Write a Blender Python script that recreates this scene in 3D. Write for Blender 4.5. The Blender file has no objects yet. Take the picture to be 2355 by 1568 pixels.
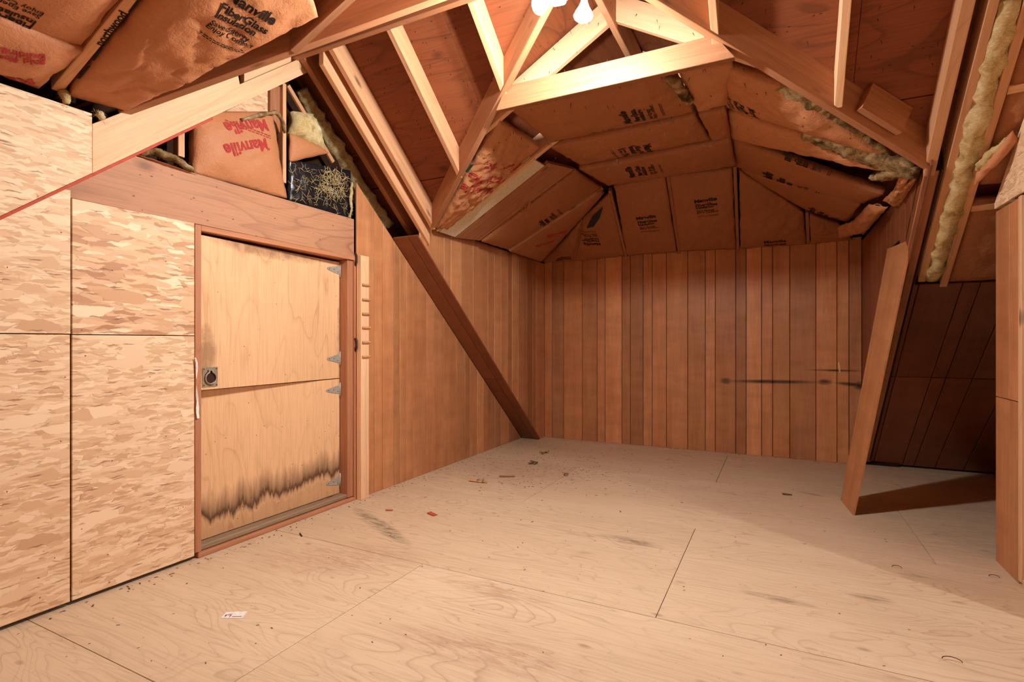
import bpy, math, random
from mathutils import Vector, Matrix, noise
from mathutils.bvhtree import BVHTree
R = random.Random(7)
scene = bpy.context.scene
col = scene.collection

# ------------------------------------------------------------------ camera, world, lights, exposure
YAW = math.radians(26.75); CAM_H = 1.18; FPX = 1215.0; HORIZON = 787.0
cam_data = bpy.data.cameras.new('camera'); cam = bpy.data.objects.new('camera', cam_data); col.objects.link(cam)
cam.location = (0, 0, CAM_H); cam.rotation_euler = (math.radians(90), 0, YAW)
cam_data.sensor_width = 36.0; cam_data.lens = 36.0 * FPX / 2355.0
cam_data.shift_y = (HORIZON - 784.0) / 2355.0; cam_data.clip_start = 0.05
scene.camera = cam
world = bpy.data.worlds.new('world'); scene.world = world; world.use_nodes = True
world.node_tree.nodes['Background'].inputs[0].default_value = (1.0, 0.86, 0.72, 1)
world.node_tree.nodes['Background'].inputs[1].default_value = 0.0
vs = scene.view_settings
vs.view_transform = 'Standard'; vs.look = 'None'; vs.gamma = 1.0; vs.use_curve_mapping = False
vs.exposure = -0.06
BULB_A_POWER = 1620.0     # emission strength of the bulb that faces the camera
BULB_B_POWER = 2700.0
SIDE_POWER = 2300.0        # bare bulb in the side room, beyond the doorway in the right wall
scene.cycles.max_bounces = 6; scene.cycles.diffuse_bounces = 5; scene.cycles.glossy_bounces = 2
scene.cycles.use_adaptive_sampling = True; scene.cycles.adaptive_threshold = .07
scene.cycles.use_denoising = True; scene.cycles.use_light_tree = False
scene.cycles.sample_clamp_indirect = 8.0

# ------------------------------------------------------------------ measuring helpers
FW = Vector((-math.sin(YAW), math.cos(YAW), 0)); RT = Vector((math.cos(YAW), math.sin(YAW), 0)); UP = Vector((0, 0, 1))
CAMP = Vector((0, 0, CAM_H))
def hit(px, py, pl):
    """the point of a wall, floor or roof plane (n, d) that the photograph shows at this pixel"""
    n = Vector(pl[0]); r = FW + RT * ((px - 1177.5) / FPX) - UP * ((py - HORIZON) / FPX)
    return CAMP + r * ((pl[1] - n.dot(CAMP)) / n.dot(r))
def hits(pl, *pts): return [hit(x, y, pl) for x, y in pts]
def WX(x): return ((1, 0, 0), x)
def WY(y): return ((0, 1, 0), y)
def WZ(z): return ((0, 0, 1), z)
S = 0.833                                   # pitch of the main roof
FAR = ((0, S, 1), 5.065)                    # undersides of the main rafters that fall away from the camera
DL = ((-.58, 0, 1), 2.13 + .58 * 2.5); DR = ((.58, 0, 1), 2.13 + .58 * .72); DH = ((0, .58, 1), 2.14 + .58 * 6.1); DF = WZ(2.69)
A = ((-.4, 0, 1), 2.26 + .4 * 2.85)         # low roof over the near wing
XL, XLU, XC, XR, XRW, YB = -2.83, -2.80, -2.605, .72, 1.05, 6.07
def farz(y, k=5.065): return k - S * y
def norm(pl): return Vector(pl[0]).normalized()

# ------------------------------------------------------------------ object helpers
WM = {}
def put(o, M, parent):
    col.objects.link(o); WM[o] = M.copy()
    if parent is not None:
        o.parent = parent; o.matrix_basis = WM[parent].inverted() @ M
    else: o.matrix_basis = M
def add(name, verts, faces, mat, M=None, parent=None, smooth=False):
    me = bpy.data.meshes.new(name); me.from_pydata([tuple(v) for v in verts], [], faces); me.validate()
    if isinstance(mat, (list, tuple)):
        for m in mat: me.materials.append(m)
    else: me.materials.append(mat)
    if smooth:
        for p in me.polygons: p.use_smooth = True
    o = bpy.data.objects.new(name, me); put(o, M or Matrix.Identity(4), parent); return o
def tag(o, label=None, cat=None, group=None, kind=None):
    if label: o['label'] = label
    if cat: o['category'] = cat
    if group: o['group'] = group
    if kind: o['kind'] = kind
    return o
def empty(name, loc, label=None, cat=None, group=None, kind=None):
    o = bpy.data.objects.new(name, None); o.empty_display_size = .05
    put(o, Matrix.Translation(Vector(loc)), None); return tag(o, label, cat, group, kind)
def frame(o, x, z):
    z = z.normalized(); x = (x - z * x.dot(z)).normalized(); y = z.cross(x)
    return Matrix(((x.x, y.x, z.x, o.x), (x.y, y.y, z.y, o.y), (x.z, y.z, z.z, o.z), (0, 0, 0, 1)))
def fixn(verts, faces):
    """turn the faces outward (convex bodies)"""
    c = sum((Vector(v) for v in verts), Vector()) / len(verts); out = []
    for f in faces:
        p = [Vector(verts[i]) for i in f]; n = Vector()
        for i in range(len(p)): n += p[i].cross(p[(i + 1) % len(p)])
        m = sum(p, Vector()) / len(p)
        out.append(list(f) if n.dot(m - c) >= 0 else list(reversed(f)))
    return out
def box(name, lo, hi, mat, parent=None, c=.002, M=None):
    """a chamfered box in the axes of M"""
    lo = Vector(lo); hi = Vector(hi); m = (lo + hi) / 2; h = (hi - lo) / 2; c = min(c, min(h) * .5)
    vs_, idx = [], {}
    for a in range(3):
        for sx in (-1, 1):
            for sy in (-1, 1):
                for sz in (-1, 1):
                    s = (sx, sy, sz); p = [h[i] * s[i] - (0 if i == a else c * s[i]) for i in range(3)]
                    idx[(a, s)] = len(vs_); vs_.append(Vector(p))
    fs = []
    T = (-1, 1)
    for a in range(3):
        b, d = [i for i in range(3) if i != a]
        for sa in T:
            q = []
            for sb, sd in ((-1, -1), (1, -1), (1, 1), (-1, 1)):
                s = [0, 0, 0]; s[a] = sa; s[b] = sb; s[d] = sd; q.append(idx[(a, tuple(s))])
            fs.append(q)
    for a in range(3):
        b, d = [i for i in range(3) if i != a]
        for sb in T:
            for sd in T:
                s0 = [0, 0, 0]; s0[a] = -1; s0[b] = sb; s0[d] = sd; s1 = list(s0); s1[a] = 1
                fs.append([idx[(b, tuple(s0))], idx[(b, tuple(s1))], idx[(d, tuple(s1))], idx[(d, tuple(s0))]])
    for sx in T:
        for sy in T:
            for sz in T: fs.append([idx[(a, (sx, sy, sz))] for a in range(3)])
    MM = (M or Matrix.Identity(4)) @ Matrix.Translation(m)
    # long side along local X so that the grain follows it
    L = max(range(3), key=lambda i: h[i])
    if L:
        ax = [Vector((0, 1, 0)), Vector((0, 0, 1))][L - 1]; z = [Vector((0, 0, 1)), Vector((1, 0, 0))][L - 1]
        Q = frame(Vector(), ax, z); vs_ = [Q.inverted() @ v for v in vs_]; MM = MM @ Q
    return add(name, vs_, fixn(vs_, fs), mat, MM, parent)
def beam(name, p0, p1, up, w, h, mat, parent=None, cut0=0., cut1=0., c=.003):
    """a timber whose bottom centre line runs p0 -> p1; cut0 / cut1 shear the ends"""
    p0 = Vector(p0); p1 = Vector(p1); L = (p1 - p0).length; d = (p1 - p0).normalized(); up = Vector(up); M = frame(p0, d, up - d * up.dot(d)); a = w / 2
    sec = [(-a + c, 0), (a - c, 0), (a, c), (a, h - c), (a - c, h), (-a + c, h), (-a, h - c), (-a, c)]
    vv = [Vector((cut0 * z, y, z)) for y, z in sec] + [Vector((L + cut1 * z, y, z)) for y, z in sec]
    ff = [[i, (i + 1) % 8, 8 + (i + 1) % 8, 8 + i] for i in range(8)] + [list(range(8)), list(range(8, 16))]
    return add(name, vv, fixn(vv, ff), mat, M, parent)
def inset(p, c):
    n = len(p); out = []; ar = sum(p[i][0] * p[(i + 1) % n][1] - p[(i + 1) % n][0] * p[i][1] for i in range(n))
    sg = 1 if ar > 0 else -1
    for i in range(n):
        a, b, d = Vector(p[i - 1]), Vector(p[i]), Vector(p[(i + 1) % n])
        e0 = (b - a).normalized(); e1 = (d - b).normalized()
        n0 = Vector((-e0.y, e0.x)) * sg; n1 = Vector((-e1.y, e1.x)) * sg; k = 1 + n0.dot(n1)
        out.append(b + (n0 + n1) * (c / max(k, .35)))
    return out
def slab(name, pts, n, t, mat, grain=None, parent=None, c=.0015):
    """a flat board: outline pts (3-D, planar), its face towards n, thickness t behind the face"""
    pts = [Vector(p) for p in pts]; n = Vector(n).normalized(); o = sum(pts, Vector()) / len(pts)
    M = frame(o, Vector(grain) if grain else pts[1] - pts[0], n); I = M.inverted()
    q = [(I @ p) for p in pts]; p2 = [(v.x, v.y) for v in q]; k = len(p2)
    ins = inset(p2, c)
    vv = [Vector((a.x, a.y, 0)) for a in ins] + [Vector((a[0], a[1], -min(c, t * .4))) for a in p2] + [Vector((a[0], a[1], -t)) for a in p2]
    ff = [list(range(k)), list(range(2 * k, 3 * k))]
    for r in (0, 1):
        for i in range(k):
            j = (i + 1) % k; ff.append([r * k + i, r * k + j, (r + 1) * k + j, (r + 1) * k + i])
    ar = sum(p2[i][0] * p2[(i + 1) % k][1] - p2[(i + 1) % k][0] * p2[i][1] for i in range(k))
    if ar < 0: ff = [list(reversed(f)) for f in ff]
    ff[1] = list(reversed(ff[1]))
    ff[2:] = [list(reversed(f)) for f in ff[2:]]
    return add(name, vv, ff, mat, M, parent)
def clip(poly, a, b, d):
    """keep the part of a 2-D polygon where a*x + b*y <= d"""
    out = []
    for i in range(len(poly)):
        p, q = poly[i - 1], poly[i]; fp = a * p[0] + b * p[1] - d; fq = a * q[0] + b * q[1] - d
        if (fp <= 0) != (fq <= 0):
            t = fp / (fp - fq); out.append((p[0] + (q[0] - p[0]) * t, p[1] + (q[1] - p[1]) * t))
        if fq <= 0: out.append(q)
    return out
def lathe(name, prof, mat, M, parent=None, seg=24, smooth=True):
    vv, ff = [], []
    for r, z in prof:
        for i in range(seg): a = 2 * math.pi * i / seg; vv.append((r * math.cos(a), r * math.sin(a), z))
    for k in range(len(prof) - 1):
        for i in range(seg): j = (i + 1) % seg; ff.append([k * seg + i, k * seg + j, (k + 1) * seg + j, (k + 1) * seg + i])
    ff.append(list(reversed(range(seg)))); ff.append([(len(prof) - 1) * seg + i for i in range(seg)])
    return add(name, vv, ff, mat, M, parent, smooth)
def tube(name, path, rad, mat, parent=None, seg=8, lump=0., lsc=20., seed=0, smooth=True, flat=1.):
    """a tube along a path; rad is one radius or one for each point; lump gives it a fluffy surface"""
    path = [Vector(p) for p in path]; n = len(path); rr = rad if isinstance(rad, (list, tuple)) else [rad] * n
    vv, ff = [], []; pn = None
    for k, p in enumerate(path):
        t = (path[min(k + 1, n - 1)] - path[max(k - 1, 0)]).normalized()
        if pn is None:
            pn = t.orthogonal().normalized()
            if abs(t.dot(Vector((0, 0, 1)))) < .95: pn = (Vector((0, 0, 1)) - t * t.z).normalized()
        pn = (pn - t * pn.dot(t)).normalized(); b = t.cross(pn)
        for i in range(seg):
            a = 2 * math.pi * i / seg; d = pn * math.cos(a) * flat + b * math.sin(a); q = p + d * rr[k]
            if lump: q += d * (noise.noise(q * lsc + Vector((seed, 0, 0))) + .5 * noise.noise(q * lsc * 2.7 + Vector((0, seed, 0)))) * lump
            vv.append(q)
    for k in range(n - 1):
        for i in range(seg): j = (i + 1) % seg; ff.append([k * seg + i, (k + 1) * seg + i, (k + 1) * seg + j, k * seg + j])
    ff.append(list(range(seg))); ff.append(list(reversed([(n - 1) * seg + i for i in range(seg)])))
    return add(name, vv, ff, mat, None, parent, smooth)
def resample(path, m):
    path = [Vector(p) for p in path]; L = [0.]
    for a, b in zip(path, path[1:]): L.append(L[-1] + (b - a).length)
    out = []
    for k in range(m):
        s = L[-1] * k / (m - 1); i = max(j for j in range(len(L)) if L[j] <= s + 1e-9); i = min(i, len(path) - 2)
        out.append(path[i].lerp(path[i + 1], (s - L[i]) / max(L[i + 1] - L[i], 1e-9)))
    return out

# ------------------------------------------------------------------ materials
class NT:
    def __init__(s, name, rough=.7, spec=.25):
        s.m = bpy.data.materials.new(name); s.m.use_nodes = True; s.t = s.m.node_tree; s.n = s.t.nodes
        s.b = s.n['Principled BSDF']; s.b.inputs['Roughness'].default_value = rough; s.b.inputs['Specular IOR Level'].default_value = spec
    def node(s, ty, **kw):
        n = s.n.new(ty)
        for k, v in kw.items(): setattr(n, k, v)
        return n
    def set(s, sock, v):
        if isinstance(v, bpy.types.NodeSocket): s.t.links.new(v, sock)
        else: sock.default_value = v
    def math(s, op, a, b=0., c=0., clamp=False):
        n = s.node('ShaderNodeMath', operation=op, use_clamp=clamp); s.set(n.inputs[0], a); s.set(n.inputs[1], b)
        s.set(n.inputs[2], c); return n.outputs[0]
    def vmath(s, op, a, b):
        n = s.node('ShaderNodeVectorMath', operation=op); s.set(n.inputs[0], a); s.set(n.inputs[1], b); return n.outputs[0]
    def obj(s, rnd=0.):
        o = s.node('ShaderNodeTexCoord').outputs['Object']
        if rnd:
            k = s.rand(); c = s.node('ShaderNodeCombineXYZ')
            s.set(c.inputs[0], s.math('MULTIPLY', k, rnd)); s.set(c.inputs[1], s.math('MULTIPLY', k, rnd * .73)); s.set(c.inputs[2], s.math('MULTIPLY', k, rnd * 1.31))
            o = s.vmath('ADD', o, c.outputs[0])
        return o
    def rand(s): return s.node('ShaderNodeObjectInfo').outputs['Random']
    def pos(s): return s.node('ShaderNodeNewGeometry').outputs['Position']
    def sep(s, v):
        n = s.node('ShaderNodeSeparateXYZ'); s.set(n.inputs[0], v); return n.outputs
    def mapv(s, v, scale=(1, 1, 1), rot=(0, 0, 0), loc=(0, 0, 0)):
        n = s.node('ShaderNodeMapping'); s.set(n.inputs[0], v); n.inputs['Scale'].default_value = scale
        n.inputs['Rotation'].default_value = rot; n.inputs['Location'].default_value = loc; return n.outputs[0]
    def noise(s, v, scale=1., detail=3., rough=.55, dist=0.):
        n = s.node('ShaderNodeTexNoise'); s.set(n.inputs['Vector'], v); n.inputs['Scale'].default_value = scale
        n.inputs['Detail'].default_value = detail; n.inputs['Roughness'].default_value = rough; n.inputs['Distortion'].default_value = dist
        return n.outputs['Fac']
    def voro(s, v, scale=1., feature='F1', out='Distance', rnd=1.):
        n = s.node('ShaderNodeTexVoronoi', feature=feature); s.set(n.inputs['Vector'], v); n.inputs['Scale'].default_value = scale
        n.inputs['Randomness'].default_value = rnd; return n.outputs[out]
    def ramp(s, f, *stops):
        n = s.node('ShaderNodeValToRGB'); e = n.color_ramp.elements
        while len(e) < len(stops): e.new(.5)
        for k, (p, c) in enumerate(stops):
            e[k].position = p; e[k].color = (c, c, c, 1) if isinstance(c, (int, float)) else (*c, 1)
        s.set(n.inputs[0], f); return n.outputs[0]
    def mix(s, f, a, b, mode='MIX'):
        n = s.node('ShaderNodeMix', data_type='RGBA', blend_type=mode); s.set(n.inputs[0], f)
        s.set(n.inputs[6], a if isinstance(a, bpy.types.NodeSocket) else (*a, 1)); s.set(n.inputs[7], b if isinstance(b, bpy.types.NodeSocket) else (*b, 1))
        return n.outputs[2]
    def gain(s, colr, f):
        n = s.node('ShaderNodeVectorMath', operation='SCALE'); s.set(n.inputs[0], colr); s.set(n.inputs['Scale'], f); return n.outputs[0]
    def bump(s, h, strength=.3, dist=.01):
        n = s.node('ShaderNodeBump'); n.inputs['Strength'].default_value = strength; n.inputs['Distance'].default_value = dist
        s.set(n.inputs['Height'], h); s.t.links.new(n.outputs[0], s.b.inputs['Normal'])
    def done(s, colr):
        s.set(s.b.inputs['Base Color'], colr if isinstance(colr, bpy.types.NodeSocket) else (*colr, 1)); return s.m
    def blob(s, p, c, ang, r, axes=(0, 1)):
        """1 inside an ellipse on a wall or floor (world metres), fading to 0 at its rim"""
        rot = [0, 0, 0]; sc = [0, 0, 0]; x = s.sep(p); u = s.math('SUBTRACT', x[axes[0]], c[0]); v = s.math('SUBTRACT', x[axes[1]], c[1])
        ca, sa = math.cos(ang), math.sin(ang)
        a = s.math('MULTIPLY', s.math('ADD', s.math('MULTIPLY', u, ca), s.math('MULTIPLY', v, sa)), 1 / r[0])
        b = s.math('MULTIPLY', s.math('SUBTRACT', s.math('MULTIPLY', v, ca), s.math('MULTIPLY', u, sa)), 1 / r[1])
        q = s.math('ADD', s.math('MULTIPLY', a, a), s.math('MULTIPLY', b, b))
        return s.math('SUBTRACT', 1., q, clamp=True)
def lin(r, g, b): return tuple(((c / 255 + .055) / 1.055) ** 2.4 if c > 10 else c / 255 / 12.92 for c in (r, g, b))

def m_lumber(name, c1, c2, dark=.55, rough=.62, var=.25):
    s = NT(name, rough, .3); o = s.obj(37.)
    g = s.noise(s.mapv(o, (1.1, 34, 34)), 1., 5., .6, .3); fine = s.noise(s.mapv(o, (5, 190, 190)), 1., 3.)
    c = s.mix(s.ramp(g, (.32, 0.), (.68, 1.)), c1, c2)
    n = s.noise(s.mapv(o, (.55, 5.5, 5.5)), 1., 1.5, .5, .5); line = s.math('FRACT', s.math('MULTIPLY', n, 11.))
    c = s.mix(s.math('MULTIPLY', s.ramp(line, (0., 1.), (.1, .25), (.5, 0.), (.93, .2), (1., 1.)), .32), c, tuple(x * dark for x in c1))
    c = s.mix(s.math('MULTIPLY', s.ramp(fine, (.35, 1.), (.55, 0.)), .22), c, tuple(x * .6 for x in c1))
    kn = s.voro(s.mapv(o, (2.1, 6.5, 6.5)), 1.)
    c = s.mix(s.ramp(kn, (.05, .85), (.085, .5), (.12, 0.)), c, tuple(x * .22 for x in c1))
    c = s.gain(c, s.math('ADD', s.math('MULTIPLY', s.rand(), var), 1. - var * .5)); s.bump(g, .12, .004); return s.done(c)
def m_ply(name, c1, c2, cd, lines=11., k=.55, rough=.6, spots=True, stain=None, scale=1., var=.0):
    s = NT(name, rough, .3); o = s.obj(53.)
    n = s.noise(s.mapv(o, (.62 * scale, 2.6 * scale, 2.6 * scale)), 1., 2.2, .5, .55); f = s.math('FRACT', s.math('MULTIPLY', n, lines))
    wide = s.noise(s.mapv(o, (.5, 1.7, 1.7)), 1., 4.); c = s.mix(s.ramp(wide, (.3, 0.), (.7, 1.)), c1, c2)
    patch = s.ramp(s.noise(o, 1.1, 3.), (.36, .15), (.62, 1.))
    ln = s.ramp(f, (0., .25), (.05, 1.), (.16, .3), (.4, 0.), (1., .06))
    c = s.mix(s.math('MULTIPLY', s.math('MULTIPLY', ln, patch), k), c, cd)
    st = s.noise(s.mapv(o, (4, 110, 110)), 1., 4.); c = s.mix(s.math('MULTIPLY', s.ramp(st, (.36, 1.), (.52, 0.)), .2), c, cd)
    if spots:
        sp = s.voro(s.mapv(o, (13, 26, 26)), 1.); c = s.mix(s.math('MULTIPLY', s.ramp(sp, (.06, 1.), (.11, 0.)), .75), c, tuple(x * .35 for x in cd))
        kn = s.voro(s.mapv(o, (2.2, 4.4, 4.4), loc=(3, 1, 0)), 1.); c = s.mix(s.math('MULTIPLY', s.ramp(kn, (.04, .9), (.1, .35), (.14, 0.)), .6), c, tuple(x * .45 for x in cd))
    if stain: c = stain(s, c)
    if var: c = s.gain(c, s.math('ADD', s.math('MULTIPLY', s.rand(), var), 1. - var * .5))
    s.bump(f, .05, .003); return s.done(c)
def m_osb(name, cs, dark, big=1.2, mixed=.0):
    """pressed wood flakes lying over each other: layers of long thin cells, each layer turned its own way"""
    s = NT(name, .6, .3); o = s.obj(); c = None
    w1 = s.node('ShaderNodeTexNoise'); s.set(w1.inputs['Vector'], o); w1.inputs['Scale'].default_value = 24.; w1.inputs['Detail'].default_value = 3.
    o2 = s.vmath('ADD', o, s.gain(s.vmath('SUBTRACT', w1.outputs['Color'], (.5, .5, .5)), .022))
    lays = ((.05, 10., 44., .0), (.5, 11., 46., .5), (-.38, 10., 42., .52), (1.0 + mixed, 14., 36., .64), (-.85 - mixed, 14., 40., .66), (.15, 16., 80., .55), (-.2, 20., 110., .58), (.0, 9., 30., .86))
    for k, (ang, sx, sy, th) in enumerate(lays):
        v = s.mapv(o2, (sx / big, sy / big, 1), (0, 0, ang), (k * 3.7, k * 1.3, 0)); cc = s.sep(s.voro(v, 1., 'F1', 'Color'))
        lay = s.ramp(cc[0], (0., cs[0]), (.2, cs[1]), (.45, cs[2]), (.7, cs[3]), (.92, cs[4]))
        if k < 3:
            st = s.noise(s.mapv(o, (9, 170, 1), (0, 0, ang)), 1., 2.); lay = s.gain(lay, s.math('ADD', s.math('MULTIPLY', st, .3), .85))
        if c is None: c = lay
        else:
            on = s.ramp(cc[1], (0., 0.), (th, 0.), (th + .01, 1.)); c = s.mix(on, c, lay)
            if k in (1, 2, 3, 4):
                rim = s.math('MULTIPLY', on, s.ramp(s.voro(v, 1., 'DISTANCE_TO_EDGE'), (0., .34), (.05, .0))); c = s.mix(rim, c, dark)
    sl_ = s.sep(s.voro(s.mapv(o2, (12, 120, 1), (0, 0, .18)), 1., 'F1', 'Color')); sd_ = s.voro(s.mapv(o2, (12, 120, 1), (0, 0, .18)), 1.)
    c = s.mix(s.math('MULTIPLY', s.ramp(sl_[2], (.0, 0.), (.95, 0.), (.96, .7)), s.ramp(sd_, (.2, 1.), (.4, 0.))), c, dark)
    sp = s.voro(o2, 15.); c = s.mix(s.ramp(sp, (.035, .9), (.055, 0.)), c, tuple(x * .4 for x in dark))
    return s.done(c)
def m_panel(name, c1, c2, stain=None, var=.42, rough=.45):
    s = NT(name, rough, .35); o = s.obj(61.)
    w = s.noise(s.mapv(o, (1.0, 9, 9)), 1., 4., .6, .6); c = s.mix(s.ramp(w, (.3, 0.), (.7, 1.)), c1, c2)
    r2 = s.math('FRACT', s.math('MULTIPLY', s.rand(), 7.31)); c = s.mix(s.math('MULTIPLY', r2, .45), c, lin(150, 92, 58))
    f = s.noise(s.mapv(o, (4, 240, 240)), 1., 3.); c = s.gain(c, s.ramp(f, (.3, .84), (.6, 1.05)))
    fl = s.noise(s.mapv(o, (9, 2.5, 2.5)), 1., 3.); c = s.gain(c, s.ramp(fl, (.3, .88), (.7, 1.1)))
    c = s.gain(c, s.math('ADD', s.math('MULTIPLY', s.rand(), var), 1. - var * .55))
    if stain: c = stain(s, c)
    s.bump(f, .04, .002); return s.done(c)
def m_kraft(name, c1, c2, wr=.5):
    s = NT(name, .55, .3); o = s.obj(29.); w = s.noise(o, 2.2, 4.); c = s.mix(w, c1, c2)
    f = s.noise(s.mapv(o, (40, 160, 40)), 1., 3.); c = s.gain(c, s.ramp(f, (.3, .92), (.7, 1.06)))
    h = s.math('ADD', s.noise(o, 34., 4., .6, .8), s.math('MULTIPLY', s.noise(o, 130., 2.), .35)); s.bump(h, wr, .006); return s.done(c)
def m_fluff(name, c1, c2, c3):
    s = NT(name, .95, .05); o = s.obj(11.); n = s.noise(o, 11., 5., .65, .6); c = s.ramp(n, (.3, c3), (.48, c1), (.68, c2))
    f = s.noise(s.mapv(o, (70, 70, 260)), 1., 4., .7, 1.); c = s.gain(c, s.ramp(f, (.3, .72), (.65, 1.12))); s.bump(s.math('ADD', f, n), .8, .012); return s.done(c)
def m_flat(name, c, rough=.6, spec=.3, metal=0., bump=0., bscale=60.):
    s = NT(name, rough, spec); s.b.inputs['Metallic'].default_value = metal
    n = s.noise(s.obj(7.), bscale, 3.); cc = s.gain(s.mix(0., c, c), s.ramp(n, (.3, .82), (.7, 1.1)))
    if bump: s.bump(n, bump, .006)
    return s.done(cc)

def floor_stain(s, c):
    p = s.pos(); n = s.noise(p, 6., 5., .7); n2 = s.noise(s.mapv(p, (5, 26, 1)), 1., 5., .7); n3 = s.ramp(s.noise(s.mapv(p, (9, 42, 1)), 1., 6., .75, .6), (.42, .12), (.6, 1.))
    def lay(c, blobs, colr, lo, hi, nn, amt):
        m = None
        for b in blobs: k = s.blob(p, *b); m = k if m is None else s.math('MAXIMUM', m, k)
        return s.mix(s.math('MULTIPLY', s.math('MULTIPLY', s.ramp(s.math('MULTIPLY', m, s.math('ADD', nn, .45)), (lo * .6, 0.), (hi, 1.)), n3), amt * 1.25, clamp=True), c, colr)
    c = lay(c, [((-2.3, 2.66), -.455, (.52, .07))], lin(120, 110, 88), .25, .8, n, .8)      # green grey scuff that starts at the door post
    c = lay(c, [((-2.15, 2.15), .5, (.65, .3)), ((-1.2, 2.2), -.03, (.45, .1)), ((-1.0, 1.75), .1, (.6, .16))], lin(164, 118, 94), .5, 1.0, n2, .5)
    c = lay(c, [((.23, 4.72), -.35, (.14, .045)), ((-.8, 3.12), -.05, (.26, .07)), ((0., 2.72), -.05, (.2, .04)), ((.38, 2.92), .1, (.12, .05))], lin(120, 98, 78), .3, 1., n2, .7)
    c = lay(c, [((-1.9, 4.35), .3, (.7, .5)), ((.9, 4.0), 0., (.7, .5))], lin(176, 138, 108), .35, 1., n, .4)
    d = s.voro(s.mapv(p, (2.9, 6.4, 1)), 1.); c = s.mix(s.math('MULTIPLY', s.ramp(d, (.03, 1.), (.07, .5), (.1, 0.)), .5), c, lin(128, 90, 70))
    t = s.voro(p, 24.); c = s.mix(s.math('MULTIPLY', s.ramp(t, (.035, 1.), (.06, 0.)), .6), c, lin(92, 64, 48))
    return c
def door_stain_edges(s, c):
    p = s.pos(); x = s.sep(p); n = s.noise(s.mapv(p, (1, 9, 1.2)), 1., 5., .7); n2 = s.noise(s.mapv(p, (1, 34, 2)), 1., 3.); y = x[1]; z = x[2]
    base = s.math('ADD', .05, s.math('MULTIPLY', s.math('SUBTRACT', y, 1.8), .06)); h = s.math('SUBTRACT', z, base)
    h2 = s.math('ADD', h, s.math('MULTIPLY', n, -.3)); h3 = s.math('ADD', h2, s.math('MULTIPLY', n2, -.1))
    band = s.ramp(s.math('ADD', h3, .5), (.38, 0.), (.425, .95), (.47, .6), (.58, 0.))
    c = s.mix(band, c, lin(74, 44, 28)); low = s.ramp(s.math('ADD', h3, .5), (.36, 1.), (.42, 0.)); c = s.mix(s.math('MULTIPLY', low, .45), c, lin(160, 118, 74))
    m = s.blob(p, (1.86, 1.13), 0., (.1, .2), (1, 2)); m = s.math('MAXIMUM', m, s.blob(p, (2.98, 1.2), 0., (.1, .7), (1, 2))); m = s.math('MAXIMUM', m, s.blob(p, (2.3, 1.78), 0., (.7, .09), (1, 2)))
    c = s.mix(s.math('MULTIPLY', s.ramp(s.math('MULTIPLY', m, s.noise(p, 9., 5., .7)), (.18, 0.), (.45, 1.)), .6), c, lin(120, 84, 52))  # browner along the top, the hinge edge and a latch-side spot
    d = s.voro(p, 15.); return s.mix(s.math('MULTIPLY', s.ramp(d, (.04, 1.), (.065, 0.)), .8), c, lin(70, 42, 28))
def soot(s, c):
    p = s.pos(); m = None
    for b in (((-.06, .775), .02, (.52, .026)), ((.63, .772), -.08, (.15, .024)), ((.50, .904), 0., (.27, .014)), ((-.5, .768), 0., (.07, .04)), ((.41, .787), 0., (.08, .035)), ((.70, .762), 0., (.06, .05))):
        k = s.blob(p, b[0], b[1], b[2], (0, 2)); m = k if m is None else s.math('MAXIMUM', m, k)
    m = s.math('MULTIPLY', m, s.math('ADD', s.noise(s.mapv(p, (7, 7, 30)), 1., 3.), .4))
    return s.mix(s.ramp(m, (.05, 0.), (1.0, .95)), c, lin(40, 22, 14))

M_OSB = m_osb('osb', (lin(206, 164, 126), lin(226, 188, 148), lin(236, 202, 164), lin(246, 216, 180), lin(218, 178, 138)), lin(128, 84, 58))
M_OSB2 = m_osb('osb_rough', (lin(184, 136, 100), lin(216, 170, 130), lin(236, 196, 156), lin(206, 160, 122), lin(248, 220, 184)), lin(116, 76, 52), big=1.75, mixed=.65)
M_FLOOR = m_ply('floor_plywood', lin(210, 182, 150), lin(222, 196, 164), lin(154, 120, 94), 19., .5, .5, False, floor_stain, 1.5)
M_DOOR = m_ply('door_plywood', lin(230, 182, 136), lin(240, 194, 148), lin(170, 116, 80), 9., .45, .55, False, door_stain_edges, 1.3)
M_HEAD = m_ply('header_plywood', lin(176, 124, 90), lin(192, 140, 106), lin(108, 70, 52), 8., .5)
M_SHEATH = m_ply('roof_plywood', lin(128, 68, 38), lin(146, 82, 48), lin(56, 27, 15), 9., .5, .7, True, None, 1., .12)
M_PANEL = m_panel('panel_mahogany', lin(190, 125, 81), lin(210, 149, 101))
M_PANELB = m_panel('panel_mahogany_sooty', lin(190, 125, 81), lin(210, 149, 101), soot)
M_PANEL_SHADE = m_panel('panel_shaded', lin(118, 66, 40), lin(136, 80, 50), None, .2)  # panel wood with the low light of closet and soffit put into its colour
M_LUM = m_lumber('rafter_pine', lin(200, 146, 104), lin(218, 166, 124))
M_LUMD = m_lumber('rafter_old', lin(154, 102, 68), lin(176, 120, 84))
M_LUML = m_lumber('pale_pine', lin(226, 180, 136), lin(238, 196, 154), .65)
M_SILL = m_lumber('weathered_sill', lin(150, 122, 94), lin(172, 146, 116))
M_JAMB = m_lumber('jamb_wood', lin(182, 122, 86), lin(200, 138, 100))
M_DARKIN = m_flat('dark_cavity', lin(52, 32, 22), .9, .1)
M_KRAFT = m_kraft('kraft_paper', lin(156, 98, 60), lin(172, 112, 72), .8)
M_KRAFT_LIT = m_kraft('kraft_paper_crumpled_lit', lin(186, 124, 82), lin(200, 138, 96), .9)  # crumpled kraft, its colour lightened for the bulb light it catches
M_KRAFTR = m_kraft('kraft_paper_orange', lin(180, 116, 76), lin(196, 132, 90), .6)
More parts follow.
